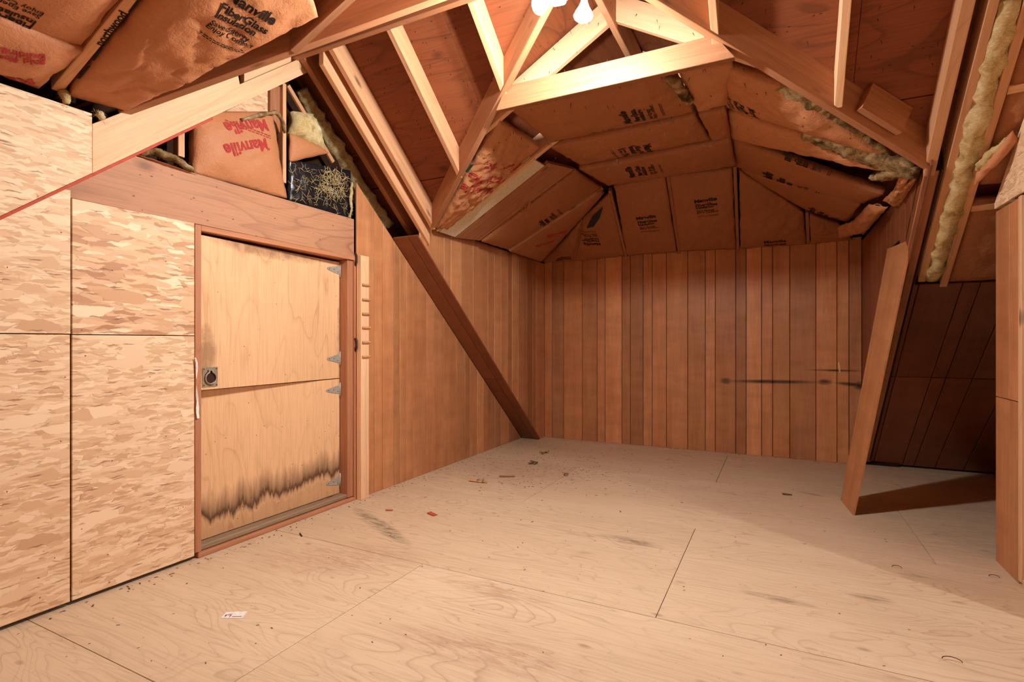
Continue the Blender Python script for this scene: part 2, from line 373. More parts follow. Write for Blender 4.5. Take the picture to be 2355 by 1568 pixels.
M_FLUFF = m_fluff('fiberglass', lin(224, 196, 138), lin(246, 230, 182), lin(160, 124, 74))
M_FLUFFD = m_fluff('fiberglass_dusty', lin(152, 120, 78), lin(216, 190, 146), lin(70, 50, 32))
M_INK = m_flat('black_ink', lin(46, 36, 30), .8, .1)
M_RED = m_flat('red_ink', lin(172, 62, 58), .8, .1)
M_REDP = m_flat('red_edge_paint', lin(188, 84, 62), .7, .2)
M_PLAST = m_flat('black_plastic', (.012, .012, .014), .28, .5, 0., .5, 24.)
M_WHITEB = m_flat('white_foam_board', lin(226, 214, 186), .6, .3)
M_PAPER = m_flat('white_paper', lin(244, 240, 232), .6, .3)
M_ZINC = m_flat('galvanised_steel', lin(178, 174, 160), .45, .5, .25)
M_RUST = m_flat('dark_rust', lin(66, 42, 32), .7, .3, .3)
M_RINGM = m_flat('ring_pull_steel', lin(164, 152, 130), .4, .5, .3)
M_DEB = m_flat('dry_debris', lin(118, 88, 62), .9, .1)
M_GREEN = m_flat('green_paint', lin(52, 98, 82), .7, .2)
M_PORC = m_flat('porcelain', lin(226, 220, 206), .35, .5)
def m_emit(name, colr, k, sampled=True):
    m = bpy.data.materials.new(name); m.use_nodes = True; t = m.node_tree; t.nodes.clear(); m.cycles.emission_sampling = 'FRONT' if sampled else 'NONE'
    e = t.nodes.new('ShaderNodeEmission'); e.inputs[0].default_value = (*colr, 1); e.inputs[1].default_value = k
    o = t.nodes.new('ShaderNodeOutputMaterial'); t.links.new(e.outputs[0], o.inputs[0]); return m

# ------------------------------------------------------------------ the shell: floor, walls, roof
def plan(poly, zf, t=.012, up=False):
    return [Vector((x, y, zf(x, y))) for x, y in poly]
floor = add('floor', [(-3.4, -2.1, -.02), (3.4, -2.1, -.02), (3.4, 6.6, -.02), (-3.4, 6.6, -.02), (-3.4, -2.1, -.06), (3.4, -2.1, -.06), (3.4, 6.6, -.06), (-3.4, 6.6, -.06)],
            [[0, 1, 2, 3], [7, 6, 5, 4], [0, 4, 5, 1], [1, 5, 6, 2], [2, 6, 7, 3], [3, 7, 4, 0]], M_DARKIN)
tag(floor, 'worn pale plywood floor laid in large sheets', kind='structure')
ys = [-2.1, -.14, 1.08, 2.30, 3.52, 4.74, 5.96, 6.5]
for r in range(len(ys) - 1):
    xs = [-3.35, -2.91, -.47, 1.97, 3.35] if r in (3, 5) else [-3.35, -1.69, .75, 3.35]
    for a, b in zip(xs, xs[1:]):
        g = .0016
        slab('floor_sheet', [(a + g, ys[r] + g, 0), (b - g, ys[r] + g, 0), (b - g, ys[r + 1] - g, 0), (a + g, ys[r + 1] - g, 0)], (0, 0, 1), .018, M_FLOOR, (1, 0, 0), floor, .0008)

def shell(name, pts, n, t, mat, label, parent=None, grain=None):
    o = slab(name, pts, n, t, mat, grain, parent, .001); return tag(o, label, kind='structure') if parent is None else o
RISE = .175
ceiling = empty('ceiling', (-.87, 2.43, 3.2), 'bare plywood underside of the cross-gabled roof', kind='structure')
def fz(x, y): return 5.065 + RISE - S * y
def nz(x, y): return fz(0, 2.43) + .83 * (y - 2.43)
def dl(x, y): return 2.13 + RISE + .58 * (x + 2.5)
def dr(x, y): return 2.13 + RISE + .58 * (.76 - x)
def al(x, y): return 2.26 + RISE + .4 * (x + 2.85)
def ar_(x, y): return 2.26 + RISE + .4 * (1.11 - x)
def sheath(poly, zf, n, grain):
    return slab('sheathing_panel', [Vector((x, y, zf(x, y))) for x, y in poly], n, .014, M_SHEATH, grain, ceiling, .001)
# far slope, in sheets, each side of the valleys
def far_sheets(region, xs):
    for y0, y1 in ((2.43, 3.36), (3.365, 4.3), (4.305, 5.3), (5.305, 6.3)):
        for a, b in zip(xs, xs[1:]):
            q = clip(clip(clip(clip(region, 1, 0, b - .001), -1, 0, -a - .001), 0, 1, y1), 0, -1, -y0)
            if len(q) > 2: sheath(q, fz, (0, -S, -1), (1, 0, 0))
far_sheets([(-3.3, 2.43), (-.87, 2.43), (-2.62, 3.64), (-3.3, 4.4)], [-3.3, -1.75, -.5])
far_sheets([(-3.3, 4.4), (-2.62, 3.64), (-2.62, 6.3), (-3.3, 6.3)], [-3.3, -2.6])
far_sheets([(-.87, 2.43), (3.3, 2.43), (3.3, 6.3), (.72, 6.3), (.72, 3.53)], [-.9, .35, 1.6, 3.3])
sheath([(-.87, 2.43), (-.87, 6.15), (-2.7, 6.15), (-2.7, 3.69)], dl, (.58, 0, -1), (0, 1, 0))
sheath([(-.87, 2.43), (.8, 3.58), (.8, 6.15), (-.87, 6.15)], dr, (-.58, 0, -1), (0, 1, 0))
sheath([(-3.3, 2.43), (-3.3, .9), (-2.95, 1.36), (-.87, 2.43)], nz, (0, .83, -1), (1, 0, 0))
sheath([(3.3, 2.43), (-.87, 2.43), (1.2, 1.36), (1.2, -.9), (3.3, -.9)], nz, (0, .83, -1), (1, 0, 0))
sheath([(-.87, 2.43), (-2.95, 1.36), (-2.95, -2.1), (-.87, -2.1)], al, (.4, 0, -1), (0, 1, 0))
sheath([(-.87, 2.43), (-.87, -2.1), (1.25, -2.1), (1.25, 1.36)], ar_, (-.4, 0, -1), (0, 1, 0))

shell('wall_rear', [(-3, -2.05, 0), (1.3, -2.05, 0), (1.3, -2.05, 2.4), (-.87, -2.05, 3.3), (-3, -2.05, 2.4)], (0, 1, 0), .05, M_OSB, 'plain wall behind the camera closing the near wing')
wl = shell('wall_left', [(XL - .16, -2.05, 0), (XL - .16, 6.2, 0), (XL - .16, 3.9, 1.8), (XL - .16, 2.5, 3.1), (XL - .16, -2.05, 3.1)], (1, 0, 0), .05, M_DARKIN, 'long gable wall of flake board, plank door and wood panelling')
wb = shell('wall_back', [(XC - .3, YB + .03, 0), (XR + .3, YB + .03, 0), (XR + .3, YB + .03, 2.5), (XC - .3, YB + .03, 2.5)], (0, -1, 0), .04, M_DARKIN, 'far alcove wall clad in vertical reddish wood boards')
wdl = empty('wall_alcove_left', (XC, 5, 1.2), 'boarded side wall of the alcove above the sloping soffit', kind='structure')
wdr = empty('wall_alcove_right', (XR, 5, 1.2), 'shaded boarded side wall of the alcove beside the dark closet', kind='structure')
wr = empty('wall_right', (XRW, 2, 0), 'partition of two reddish boards under a flake board gusset', kind='structure')
shell('wall_closet', [(3.25, -1.0, 0), (3.25, 6.4, 0), (3.25, 6.3, .2), (3.25, 2.4, 3.2), (3.25, -1.0, .6)], (-1, 0, 0), .04, M_PANEL_SHADE, 'dark end wall of the side room under the roof')
shell('wall_closet_blocker', [(XRW + .09, 3.05, 0), (3.25, 3.05, 0), (3.25, 3.05, 2.7), (XRW + .09, 3.05, 2.7)], (0, -1, 0), .04, M_PANEL_SHADE, 'unseen partition added to keep the side room light out of the closet')  # added out of view to block the side bulb from the closet

def strips(parent, edges, region, P, n, t, mat, g=.0045, name='panel_board', c=.003, grain=(0, 0, 1)):
    for a, b in zip(edges, edges[1:]):
        q = clip(clip(region, 1, 0, b - g / 2), -1, 0, -a - g / 2)
        if len(q) > 2: slab(name, [P(*v) for v in q], n, t, mat, grain, parent, c)
# back wall boards: their joints read from the photograph
bx = [hit(p, 900, WY(YB)).x for p in (1246, 1251.6, 1270, 1296, 1339, 1373, 1391.5, 1430, 1449.6, 1479, 1499.7, 1532.5, 1581.6, 1622, 1645, 1692, 1716, 1751.6, 1777, 1816.5, 1876.5, 1925, 1952.6)] + [XR]
strips(wb, bx, [(XC, 0), (XR, 0), (XR, 2.2), (XC, 2.2)], lambda s, z: Vector((s, YB, z)), (0, -1, 0), .012, M_PANELB)
pp = hits(WY(YB - .0012), (1927, 834), (1930, 832), (1932, 846), (1933, 856), (1930, 858), (1928, 846)); slab('chipped_patch', pp, (0, -1, 0), .001, M_LUML, None, wb, .0003)
# left wall boards (under the slope)
ly = [hit(p, q, WX(XL)).y for p, q in ((846, 1138), (861, 1133), (880, 1126), (906, 1116), (919, 1111), (934, 1106), (950, 1100), (981, 1088), (997, 1082), (1021, 1073), (1050, 1062), (1069, 1055), (1081, 1050), (1098, 1044), (1112, 1038), (1122, 1034), (1138, 1028), (1152, 1023), (1170, 1016))] + [5.9]
ly[0] = 3.02
KP = 4.897
strips(wl, ly, [(3.0, 0), (5.876, 0), (3.0, KP - S * 3.0)], lambda s, z: Vector((XL, s, z)), (1, 0, 0), .012, M_PANEL)
# alcove left wall (above the soffit)
cy = [hit(p, 620, WX(XC)).y for p in (990, 1021, 1037, 1060, 1088, 1122, 1137, 1152, 1168, 1178, 1192, 1212, 1225, 1233)] + [YB]
cy[0] = 3.5
KC = 4.915
strips(wdl, cy, [(3.5, KC - S * 3.5), (YB, KC - S * YB), (YB, 2.16), (3.5, 2.16)], lambda s, z: Vector((XC, s, z)), (1, 0, 0), .012, M_PANEL)
# alcove right wall: boards, one missing near the fallen board
ry = [6.07, 5.75, 5.5, 5.2, 5.0, 4.75, 4.62]
strips(wdr, list(reversed(ry)), [(4.3, 1.49), (YB, .02), (YB, 2.16), (4.3, 2.16)], lambda s, z: Vector((XR, s, z)), (-1, 0, 0), .012, M_PANEL_SHADE)
strips(wdr, [4.30, 4.44, 4.62], [(4.30, 1.86), (4.62, 1.86), (4.62, 2.16), (4.30, 2.16)], lambda s, z: Vector((XR, s, z)), (-1, 0, 0), .012, M_PANEL_SHADE)
strips(wdr, [3.5, 3.72, 3.95, 4.12, 4.30], [(3.5, 2.12), (4.30, 1.47), (4.30, 2.16), (3.5, 2.16)], lambda s, z: Vector((XR, s, z)), (-1, 0, 0), .012, M_PANEL_SHADE)
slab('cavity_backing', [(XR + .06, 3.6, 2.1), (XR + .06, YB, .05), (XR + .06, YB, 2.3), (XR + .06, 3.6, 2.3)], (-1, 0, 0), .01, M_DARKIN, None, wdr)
# boarded underside of the roof slope in the closet
KS = 5.12
wcs = empty('ceiling_slope', (1.4, 5.2, .6), 'dark sloping boards lining the low roof of the closet', kind='structure')
sx = [hit(p, 900, ((0, S, 1), KS)).x for p in (2035, 2051, 2132, 2165, 2225)] + [1.5, 1.72, 1.95, 2.2, 2.5]
sx[0] = .79
for zl, zh in ((.02, .905), (.912, 1.555)):
    strips(wcs, sx, [(.79, (KS - zl) / S), (2.5, (KS - zl) / S), (2.5, (KS - zh) / S), (.79, (KS - zh) / S)], lambda s, y: Vector((s, y, KS - S * y)), (0, -S, -1), .012, M_PANEL_SHADE, grain=(0, -1, S))
slab('slope_board', [(XR - .005, y, KS - .012 - S * y) for y in (6.1,)] + [(.79, 6.1, KS - .012 - S * 6.1), (.795, 3.6, KS - .012 - S * 3.6), (XR - .005, 3.6, KS - .012 - S * 3.6)], (0, -S, -1), .012, M_PANEL, (0, -1, S), wcs)

# right partition
PY = hit(2290, 905, WX(XRW)).y
e = [PY, hit(2321, 905, WX(XRW)).y, hit(2343, 905, WX(XRW)).y]
for a, b in zip(e, e[1:]):
    slab('panel_board', [(XRW, a - .0015, 0), (XRW, b + .0015, 0), (XRW, b + .0015, .885), (XRW, a - .0015, .885)], (-1, 0, 0), .012, M_PANEL, (0, 0, 1), wr)
    slab('panel_board', [(XRW, a - .0015, .889), (XRW, b + .0015, .889), (XRW, b + .0015, 1.885), (XRW, a - .0015, 1.885)], (-1, 0, 0), .012, M_PANEL, (0, 0, 1), wr)
YK = 2.915                                       # the partition ends here; beyond it a doorway to the side room
slab('osb_gusset', [(XRW - .006, PY, 1.90), (XRW - .006, YK, 1.90), (XRW - .006, YK, farz(YK) - .03), (XRW - .006, PY, farz(PY) - .03)], (-1, 0, 0), .012, M_OSB, (0, 1, 0), wr)
box('wall_stud', (XRW - .005, e[-1] - .045, 0.02), (XRW + .085, e[-1] - .008, 1.89), M_LUML, wr)
box('wall_stud', (XRW + .013, PY - .06, 0.02), (XRW + .10, PY - .022, 1.89), M_LUMD, wr)
box('wall_stud', (XRW + .002, YK, .04), (XRW + .085, YK + .038, 1.89), M_LUM, wr)
box('bottom_plate', (XRW - .003, YK, 0), (XRW + .085, e[-1] - .05, .04), M_LUML, wr)
slab('osb_sheet', [(XRW + .086, YK, 0), (XRW + .086, e[-1] - .05, 0), (XRW + .086, e[-1] - .05, 1.9), (XRW + .086, YK, 1.9)], (-1, 0, 0), .012, M_OSB, (0, 1, 0), wr)
slab('header_board', [(XRW, .2, 2.05), (XRW, YK, 2.05), (XRW, YK, 2.62), (XRW, 2.4, 2.75), (XRW, .2, 2.4)], (-1, 0, 0), .012, M_OSB, (0, 1, 0), wr)  # unseen board added over the opening to cut the side bulb's upward light
slab('osb_sheet', [(XRW, -2.05, 0), (XRW, .2, 0), (XRW, .2, 2.2), (XRW, -2.05, 2.4)], (-1, 0, 0), .012, M_OSB, (0, 1, 0), wr)
# ------------------------------------------------------------------ left wall: flake board, door, header
YO = 1.226; YD0, YD1 = 1.785, 3.0
def osb(pts, mat=M_OSB, grain=(0, 1, 0), x=XL): return slab('osb_sheet', [(x, y, z) for y, z in pts], (1, 0, 0), .012, mat, grain, wl, .0015)
osb([(-2.0, .02), (YO - .005, .02), (YO - .005, 1.214), (-2.0, 1.214)])
osb([(YO + .003, .02), (YD0, .02), (YD0, 1.213), (YO + .003, 1.213)])
osb([(-2.0, 1.218), (YO - .003, 1.218), (YO - .003, 1.86), (-2.0, 1.86)])
osb([(YO + .003, 1.217), (YD0, 1.217), (YD0, 1.826), (YO + .003, 1.826)], M_OSB2)
slab('header_board', [(XL - .004, 1.14, 1.828), (XL - .004, 2.998, 1.822), (XL - .004, 2.998, 2.10), (XL - .004, 1.14, 2.10)], (1, 0, 0), .014, M_HEAD, (0, 1, 0), wl)
# upper flake board, nailed proud of the wall, with its red painted lower edge
r0 = hit(0, 497, WX(XLU)); r1 = hit(490, 268, WX(XLU)); sl = (r1.z - r0.z) / (r1.y - r0.y)
def red(y): return r0.z + sl * (y - r0.y)
yE = hit(212, 390, WX(XLU)).y
slab('osb_sheet', [(XLU, -1.0, red(-1.0)), (XLU, yE, red(yE)), (XLU, yE, 2.225), (XLU, -1.0, 2.225)], (1, 0, 0), .013, M_OSB, (0, 1, 0), wl)
slab('red_edge', [(XLU + .001, -1.0, red(-1.0) - .001), (XLU + .001, r1.y, red(r1.y) - .001), (XLU + .001, r1.y, red(r1.y) - .017), (XLU + .001, -1.0, red(-1.0) - .017)], (1, 0, 0), .035, M_REDP, None, wl)

yN = hit(552, 190, WX(XLU)).y
gable = slab('gable_rafter', [(XLU, yE + .001, red(yE)), (XLU, 2.60, red(2.60)), (XLU, 2.60, red(2.60) + .115), (XLU, yN, red(yN) + .115), (XLU, yN - .02, red(yN) + .2), (XLU, yE + .001, red(yE) + .225)], (1, 0, 0), .04, M_LUML, (0, 1, sl))
tag(gable, 'long pale board sloping up from the flake board over the door to the roof ridge', 'rafter')

door = empty('door_1', (XL - .05, (YD0 + YD1) / 2, 0), 'weathered plywood Dutch door, upper leaf ajar, water stained at the foot', kind='structure')
FX = XL - .085                                   # face of the lower leaf
box('jamb', (XL - .14, YD0 + .002, .035), (XL + .004, YD0 + .036, 1.822), M_JAMB, door)
box('jamb', (XL - .14, YD1 - .062, .03), (XL - .012, YD1 - .006, 1.79), M_JAMB, door)
box('door_casing', (XL - .05, YD1 - .006, 0), (XL + .003, YD1 + .012, 1.85), M_JAMB, door)
box('jamb', (XL - .14, YD0 + .036, 1.792), (XL + .004, YD1 - .006, 1.822), M_JAMB, door)
box('sill', (XL - .13, YD0 + .02, .002), (XL + .004, YD1 - .008, .024), M_JAMB, door)
box('sill', (XL - .135, YD0 + .02, .026), (XL - .02, YD1 - .02, .056), M_SILL, door, .006)
a0, a1 = YD0 + .042, YD1 - .068
slab('lower_leaf', [(FX, a0, .06), (FX, a1, .06), (FX, a1, .908), (FX, a0, .908)], (1, 0, 0), .02, M_DOOR, (0, 0, 1), door)
ang = math.radians(3.1); Yh = a1
def leaf(y, z, off=0.):                          # the upper leaf turns a little about its hinge side
    d = Yh - y; return Vector((FX + d * math.sin(ang) + off * math.cos(ang), Yh - d * math.cos(ang) + off * math.sin(ang), z))
ln_ = Vector((math.cos(ang), math.sin(ang), 0))
up_leaf = slab('upper_leaf', [leaf(a0, .914), leaf(a1, .914), leaf(a1, 1.775), leaf(a0, 1.775)], ln_, .02, M_DOOR, (0, 0, 1), door)
def t_hinge(z, pos, n):
    """steel T hinge: strap on the leaf, plate on the jamb, barrel between, screws"""
    o = pos(a1 - .0, z, .001); ydir = (pos(a1 - .1, z, .001) - o).normalized(); M = frame(o, ydir, n)
    h = empty('hinge', o); h.parent = door; h.matrix_basis = WM[door].inverted() @ WM[h]
    st = [(.004, -.03), (.03, -.03 * .95), (.125, -.008), (.132, 0), (.125, .008), (.03, .03 * .95), (.004, .03)]
    vv = [Vector((x, y, z_)) for z_ in (0, .003) for x, y in st]; k = len(st)
    ff = [list(range(k)), list(range(k, 2 * k))] + [[i, (i + 1) % k, k + (i + 1) % k, k + i] for i in range(k)]
    add('strap', vv, fixn(vv, ff), M_ZINC, M, h)
    box('plate', (-.036, -.052, -.001), (-.004, .052, .0025), M_ZINC, h, .001, M)
    lathe('barrel', [(.0055, -.052), (.0055, .052)], M_ZINC, M @ Matrix.Translation((0, 0, .004)) @ Matrix.Rotation(math.pi / 2, 4, 'X'), h, 10)
    for x, y in ((.022, .015), (.06, 0), (.108, 0), (-.02, -.038), (-.02, 0), (-.02, .038)):
        lathe('screw_head', [(.0042, 0), (.003, .0018)], M_RUST, M @ Matrix.Translation((x, y, .0026)), h, 8)
for z in (1.715, 1.06): t_hinge(z, leaf, ln_)
for z in (.83, .155): t_hinge(z, lambda y, z_, off=0.: Vector((FX + off, y, z_)), Vector((1, 0, 0)))
# recessed ring pull at the corner of the upper leaf
pc = leaf(a0 + .062, .985, .001); PM = frame(pc, leaf(a0 + .2, 1., 0) - leaf(a0, 1., 0), ln_)
rp = empty('ring_pull', pc); rp.parent = door; rp.matrix_basis = WM[door].inverted() @ WM[rp]; tag(rp, 'square steel ring pull with a round ring')
box('plate', (-.047, -.055, 0), (.047, .055, .003), M_RINGM, rp, .001, PM)
lathe('cup', [(.034, .0031), (.033, .0036), (.030, .0033)], M_RUST, PM, rp, 28)
ring = [PM @ Vector((.032 * math.sin(t) * (1 if abs(t - math.pi) > .0 else 1), .004 - .032 * -math.cos(t) - .006, .009 + .004 * math.cos(t))) for t in [math.pi * (.09 + 1.82 * i / 28) for i in range(29)]]
ring = [PM @ Vector((.033 * math.sin(a), -.006 + .033 * math.cos(a), .010)) for a in [math.radians(20 + 320 * i / 32) for i in range(33)]]
ring = [PM @ Vector((.008, .04, .008))] + ring + [PM @ Vector((-.008, .04, .008))]
tube('ring', ring, .0042, M_RINGM, rp, 8)
box('ring_staple', (-.016, .034, .003), (.016, .043, .012), M_RINGM, rp, .002, PM)
for x in (-.038, .038):
    for y in (-.045, .045): lathe('screw_head', [(.004, .003), (.003, .0045)], M_RUST, PM @ Matrix.Translation((x, y, 0)), rp, 8)
# two rusty hooks on the jamb side
for z in (1.80, 1.16):
    h = tube('strike_hook', [(XL + .004, YD1 - .002, z + .05), (XL + .012, YD1 + .004, z + .03), (XL + .02, YD1 + .0, z + .004), (XL + .018, YD1 - .002, z - .02), (XL + .006, YD1 + .002, z - .045)], [.008, .009, .006, .009, .007], M_RUST, door, 7)

# post with pegs beside the door
q0 = hit(824, 1140, WX(XL + .04)).y; post = empty('peg_post', (XL + .02, 3.09, 0), 'pale pine post with six short dowel pegs beside the plank door', 'post')
box('post_board', (XL + .002, 3.015, 0), (XL + .05, 3.10, 1.83), M_LUML, post, .003)
for pxz in (654, 688, 721, 753, 787, 820):
    z = hit(834, pxz, WX(XL + .06)).z
    lathe('peg', [(.0075, 0), (.009, .004), (.009, .078), (.006, .083)], M_LUM, frame(Vector((XL + .058, 3.022, z)), Vector((0, 0, 1)), Vector((0, 1, 0))), post, 10)

# ------------------------------------------------------------------ roof timbers, each a thing of its own
def timber(name, label, p0, p1, up, w, h, mat, cut0=0., cut1=0., cat='rafter', group='roof timbers'):
    return tag(beam(name, p0, p1, up, w, h, mat, None, cut0, cut1), label, cat, group)
NF = (0, S, 1)
def far_rafter(x0, x1, y1, label, mat=M_LUM, h=.135, k=5.065, y0=2.455):
    x = (x0 + x1) / 2
    return timber('rafter', label, (x, y0, farz(y0, k)), (x, y1, farz(y1, k)), NF, abs(x1 - x0), h, mat, -S, -S)
far_rafter(-3.05, -3.01, 5.2, 'dark rafter against the gable wall behind the yellow insulation strip', M_LUMD)
far_rafter(-2.79, -2.745, 3.66, 'brown rafter between the yellow insulation strip and the double rafters', M_LUMD)
far_rafter(-2.615, -2.578, 3.60, k=4.99, h=.2, label= 'pale rafter meeting the top of the boarded soffit, outer of the double rafters')
far_rafter(-2.535, -2.496, 3.56, 'pale rafter running down into the alcove corner, inner of the double rafters')
far_rafter(-2.07, -2.035, 3.24, 'pale jack rafter ending halfway down the shadowed valley rafter')
far_rafter(-1.51, -1.472, 2.86, 'short bright jack rafter meeting the end of the lit collar beam')
far_rafter(-.302, -.265, 2.86, 'short upright-looking jack rafter above the far end of the collar beam')
far_rafter(.258, .296, 3.205, 'jack rafter hanging over the long dark valley beam beside the short cleat', M_LUML)
far_rafter(.705, .755, 3.58, 'rafter cut off short above the alcove corner, beside two longer ones')
far_rafter(.80, .838, 4.20, 'long rafter between the cut-off rafter and the yellow insulation strip')
far_rafter(.92, .958, 4.24, 'long rafter on the closet side of the yellow insulation strip')
ridge = timber('ridge_board', 'main ridge board carrying the heads of the jack rafters', (-3.05, 2.43, 3.015), (2.5, 2.43, 3.015), (0, 0, 1), .038, .20, M_LUMD, cat='ridge board')
# valleys
def valley(p0, p1, w, h, label, mat): 
    p0 = Vector(p0); p1 = Vector(p1); return timber('valley_rafter', label, p0, p1, (0, 0, 1), w, h, mat, 0, 0, 'valley rafter')
valley((-2.50, 3.545, 2.11), (-.90, 2.44, 3.03), .042, .17, 'valley rafter where short pale jack rafters meet the crumpled insulation', M_LUMD)
valley((.72, 3.545, 2.11), (-.84, 2.44, 3.03), .042, .20, 'long shaded valley beam with a nailed cleat above the torn insulation', M_LUMD)
valley((-2.815, 1.425, 2.272), (-.91, 2.405, 3.06), .045, .22, 'long brown valley beam across the lettered insulation above the door wall', M_LUMD)
valley((1.09, 1.425, 2.262), (-.83, 2.405, 3.03), .045, .22, 'valley beam overhead beside the camera', M_LUMD)
# near slope: second rafter on the inner face of the gable board
y0 = hit(569, 188, WX(-2.755)).y; z0 = hit(569, 188, WX(-2.755)).z
timber('jack_rafter', 'bright short rafter with a square cut end lying on the sloping pale board', (XLU - .022, yN + .03, red(yN + .03) + .117), (XLU - .022, 2.40, red(2.40) + .117), (0, -sl, 1), .036, .10, M_LUML, sl, sl)
# collar beam and alcove roof timbers
timber('collar_beam', 'thick collar beam lit white by the bulbs, crossing between the two valleys', (-1.545, 2.872, 2.602), (-.195, 2.872, 2.602), (0, 0, 1), .042, .135, M_LUMD, .5, -.7, 'beam')
timber('ridge_board', 'alcove ridge board running away behind the bulbs', (-.87, 2.46, 3.03), (-.87, 5.3, 3.03), (0, 0, 1), .036, .18, M_LUM, cat='ridge board')
for y, la, lb in ((3.06, 'wide sunlit-looking rafter rising to the alcove ridge behind the reflector bulb', 'knotty bright rafter falling from the alcove ridge behind the collar beam'), (3.74, 'second rafter of the alcove roof above the insulation, window side', 'second rafter of the alcove roof above the insulation, closet side')):
    zL = 2.13 + .58 * (-.89 + 2.5); xl, xr = (-1.76, .0) if y < 3.5 else (-2.3, .5)
    timber('rafter', la, (-.89, y, zL), (xl, y, 2.13 + .58 * (xl + 2.5)), (.58, 0, 1) if False else (-.58, 0, 1), .038, .14, M_LUML, -.58, -.58)
    timber('rafter', lb, (-.85, y, 2.13 + .58 * (.76 + .85)), (xr, y, 2.13 + .58 * (.76 - xr)), (.58, 0, 1), .038, .14, M_LUML, -.58, -.58)
# low roof of the near wing
for y, lab, mat in ((1.164, 'jack rafter printed with a grade stamp between the lettered insulation batts', M_LUM), (1.79, 'short jack rafter in shadow meeting the long brown valley beam', M_LUMD)):
    xv = -2.84 if y < 1.4 else -2.815 + (y - 1.425) * 1.944
    jr = timber('jack_rafter', lab, (xv + .03, y, 2.26 + .4 * (xv + .03 + 2.85)), (-.92, y, 2.26 + .4 * (1.93)), (-.4, 0, 1), .04, .14, mat, .4, -.4)
    if y < 1.5: north = jr
# short cleat on the long dark valley beam
cv = (Vector((-.84, 2.44, 3.03)) - Vector((.72, 3.545, 2.11))).normalized(); sd = Vector((0, 0, 1)).cross(cv).normalized()
if sd.dot(CAMP - Vector((.3, 3.2, 2.4))) < 0: sd = -sd
cc = Vector((.72, 3.545, 2.11)) + cv * .25 + sd * .046 + Vector((0, 0, .05))
tag(beam('cleat', cc, cc + cv * .26, Vector((0, 0, 1)) + sd * .0, .04, .15, M_LUMD), 'short wooden cleat nailed to the side of the long dark valley beam', 'cleat')
# blocking between the closet rafters
for px, py, lab in ((2272, 478, 'short wooden blocking beside the flake board gusset'), (2345, 205, 'short wooden blocking high between the closet rafters')):
    b = hit(px, py, FAR); tag(beam('blocking', (.96, b.y, b.z), (1.45, b.y - .02, farz(b.y - .02)), NF, .04, .06, M_LUM), lab, 'blocking')
# soffit boards on the left slope (two boards, each jointed once)
sof = empty('soffit', (-2.74, 5.0, .8), 'dark boarded soffit slanting from the rafters down to the alcove corner', 'soffit')
yt = hit(930, 545, ((0, S, 1), KP)).y
def sp(u, y): return Vector((XL + .002 + (XC + .02 - XL) * u, y, KP - S * y))
yf = 5.87
for u0, u1 in ((0., .60), (.62, 1.)):
    for ya, yb in ((yt, 4.93), (4.935, yf + .0)):
        slab('soffit_board', [sp(u0, ya), sp(u1, ya), sp(u1, yb), sp(u0, yb)], (0, -S, -1), .014, M_PANEL_SHADE, (0, -1, S), sof)
# loose board leaning at the alcove mouth
lb = [Vector((.427, 4.638, 0)), Vector((.464, 4.268, 0)), Vector((.695, 4.02, 1.822)), Vector((.695, 4.50, 1.835))]
tag(slab('leaning_board', lb, (lb[1] - lb[0]).cross(lb[3] - lb[0]) * 1, .014, M_PANEL, lb[3] - lb[0]), 'wide reddish board leaning from the floor against the alcove side wall', 'board')

# ------------------------------------------------------------------ insulation
BV = {}
def grid_mesh(name, f, nu, nv, back, mat, parent=None):
    """a padded sheet: f(u, v) gives the face, back the vector to its rear side; closed all round"""
    vv = [f(i / nu, j / nv) for j in range(nv + 1) for i in range(nu + 1)]; ff = []; w = nu + 1
    for j in range(nv):
        for i in range(nu): ff.append([j * w + i, j * w + i + 1, (j + 1) * w + i + 1, (j + 1) * w + i])
    rim = [i for i in range(w)] + [j * w + nu for j in range(1, nv + 1)] + [nv * w + i for i in range(nu - 1, -1, -1)] + [j * w for j in range(nv - 1, 0, -1)]
    b = len(vv); 
    for r in rim: vv.append(vv[r] + back)
    k = len(rim)
    for i in range(k): j = (i + 1) % k; ff.append([rim[j], rim[i], b + i, b + j])
    ff.append([b + i for i in reversed(range(k))])
    # face normals towards the room
    n = (vv[1] - vv[0]).cross(vv[w] - vv[0])
    if n.dot(back) > 0: ff = [list(reversed(f_)) for f_ in ff]
    o = sum(vv, Vector()) / len(vv); M = frame(o, vv[nu] - vv[0], -back); I = M.inverted()
    ob = add(name, [I @ v for v in vv], ff, mat, M, parent, True)
    BV[ob] = BVHTree.FromPolygons(vv, ff); return ob
def batt(name, label, q, n, bulge=.05, wr=.008, thick=.05, mat=M_KRAFT, nu=36, nv=14, seed=0, sag=None, cat='insulation batt', group='kraft insulation between the roof timbers', wsc=9., fold=None):
    q = [Vector(p) for p in q]; n = Vector(n).normalized()
    def f(u, v):
        p = (q[0] * (1 - u) + q[1] * u) * (1 - v) + (q[3] * (1 - u) + q[2] * u) * v
        e = (1 - abs(2 * u - 1) ** 5) * (1 - abs(2 * v - 1) ** 2.6); s = Vector((seed * 3.1, seed, 0))
        w = noise.noise(p * wsc + s) + .6 * noise.noise(p * wsc * 2.3 + s) + .35 * abs(noise.noise(p * wsc * 4.7 + s)); r = abs(noise.noise(p * wsc * .8 + s * 2))
        edge = noise.noise(p * 13 + s) * .008
        p = p + n * (bulge * e + wr * w * (.35 + .65 * e) - wr * 2.2 * max(0, .12 - r) * 8 * .4)
        if u in (0, 1) or v in (0, 1): p = p + (q[1] - q[0]).normalized() * edge + (q[3] - q[0]).normalized() * edge * .6
        if fold: p = p + n * fold(u, v)
        return p
    return tag(grid_mesh(name, f, nu, nv, -n * thick, mat), label, cat, group)

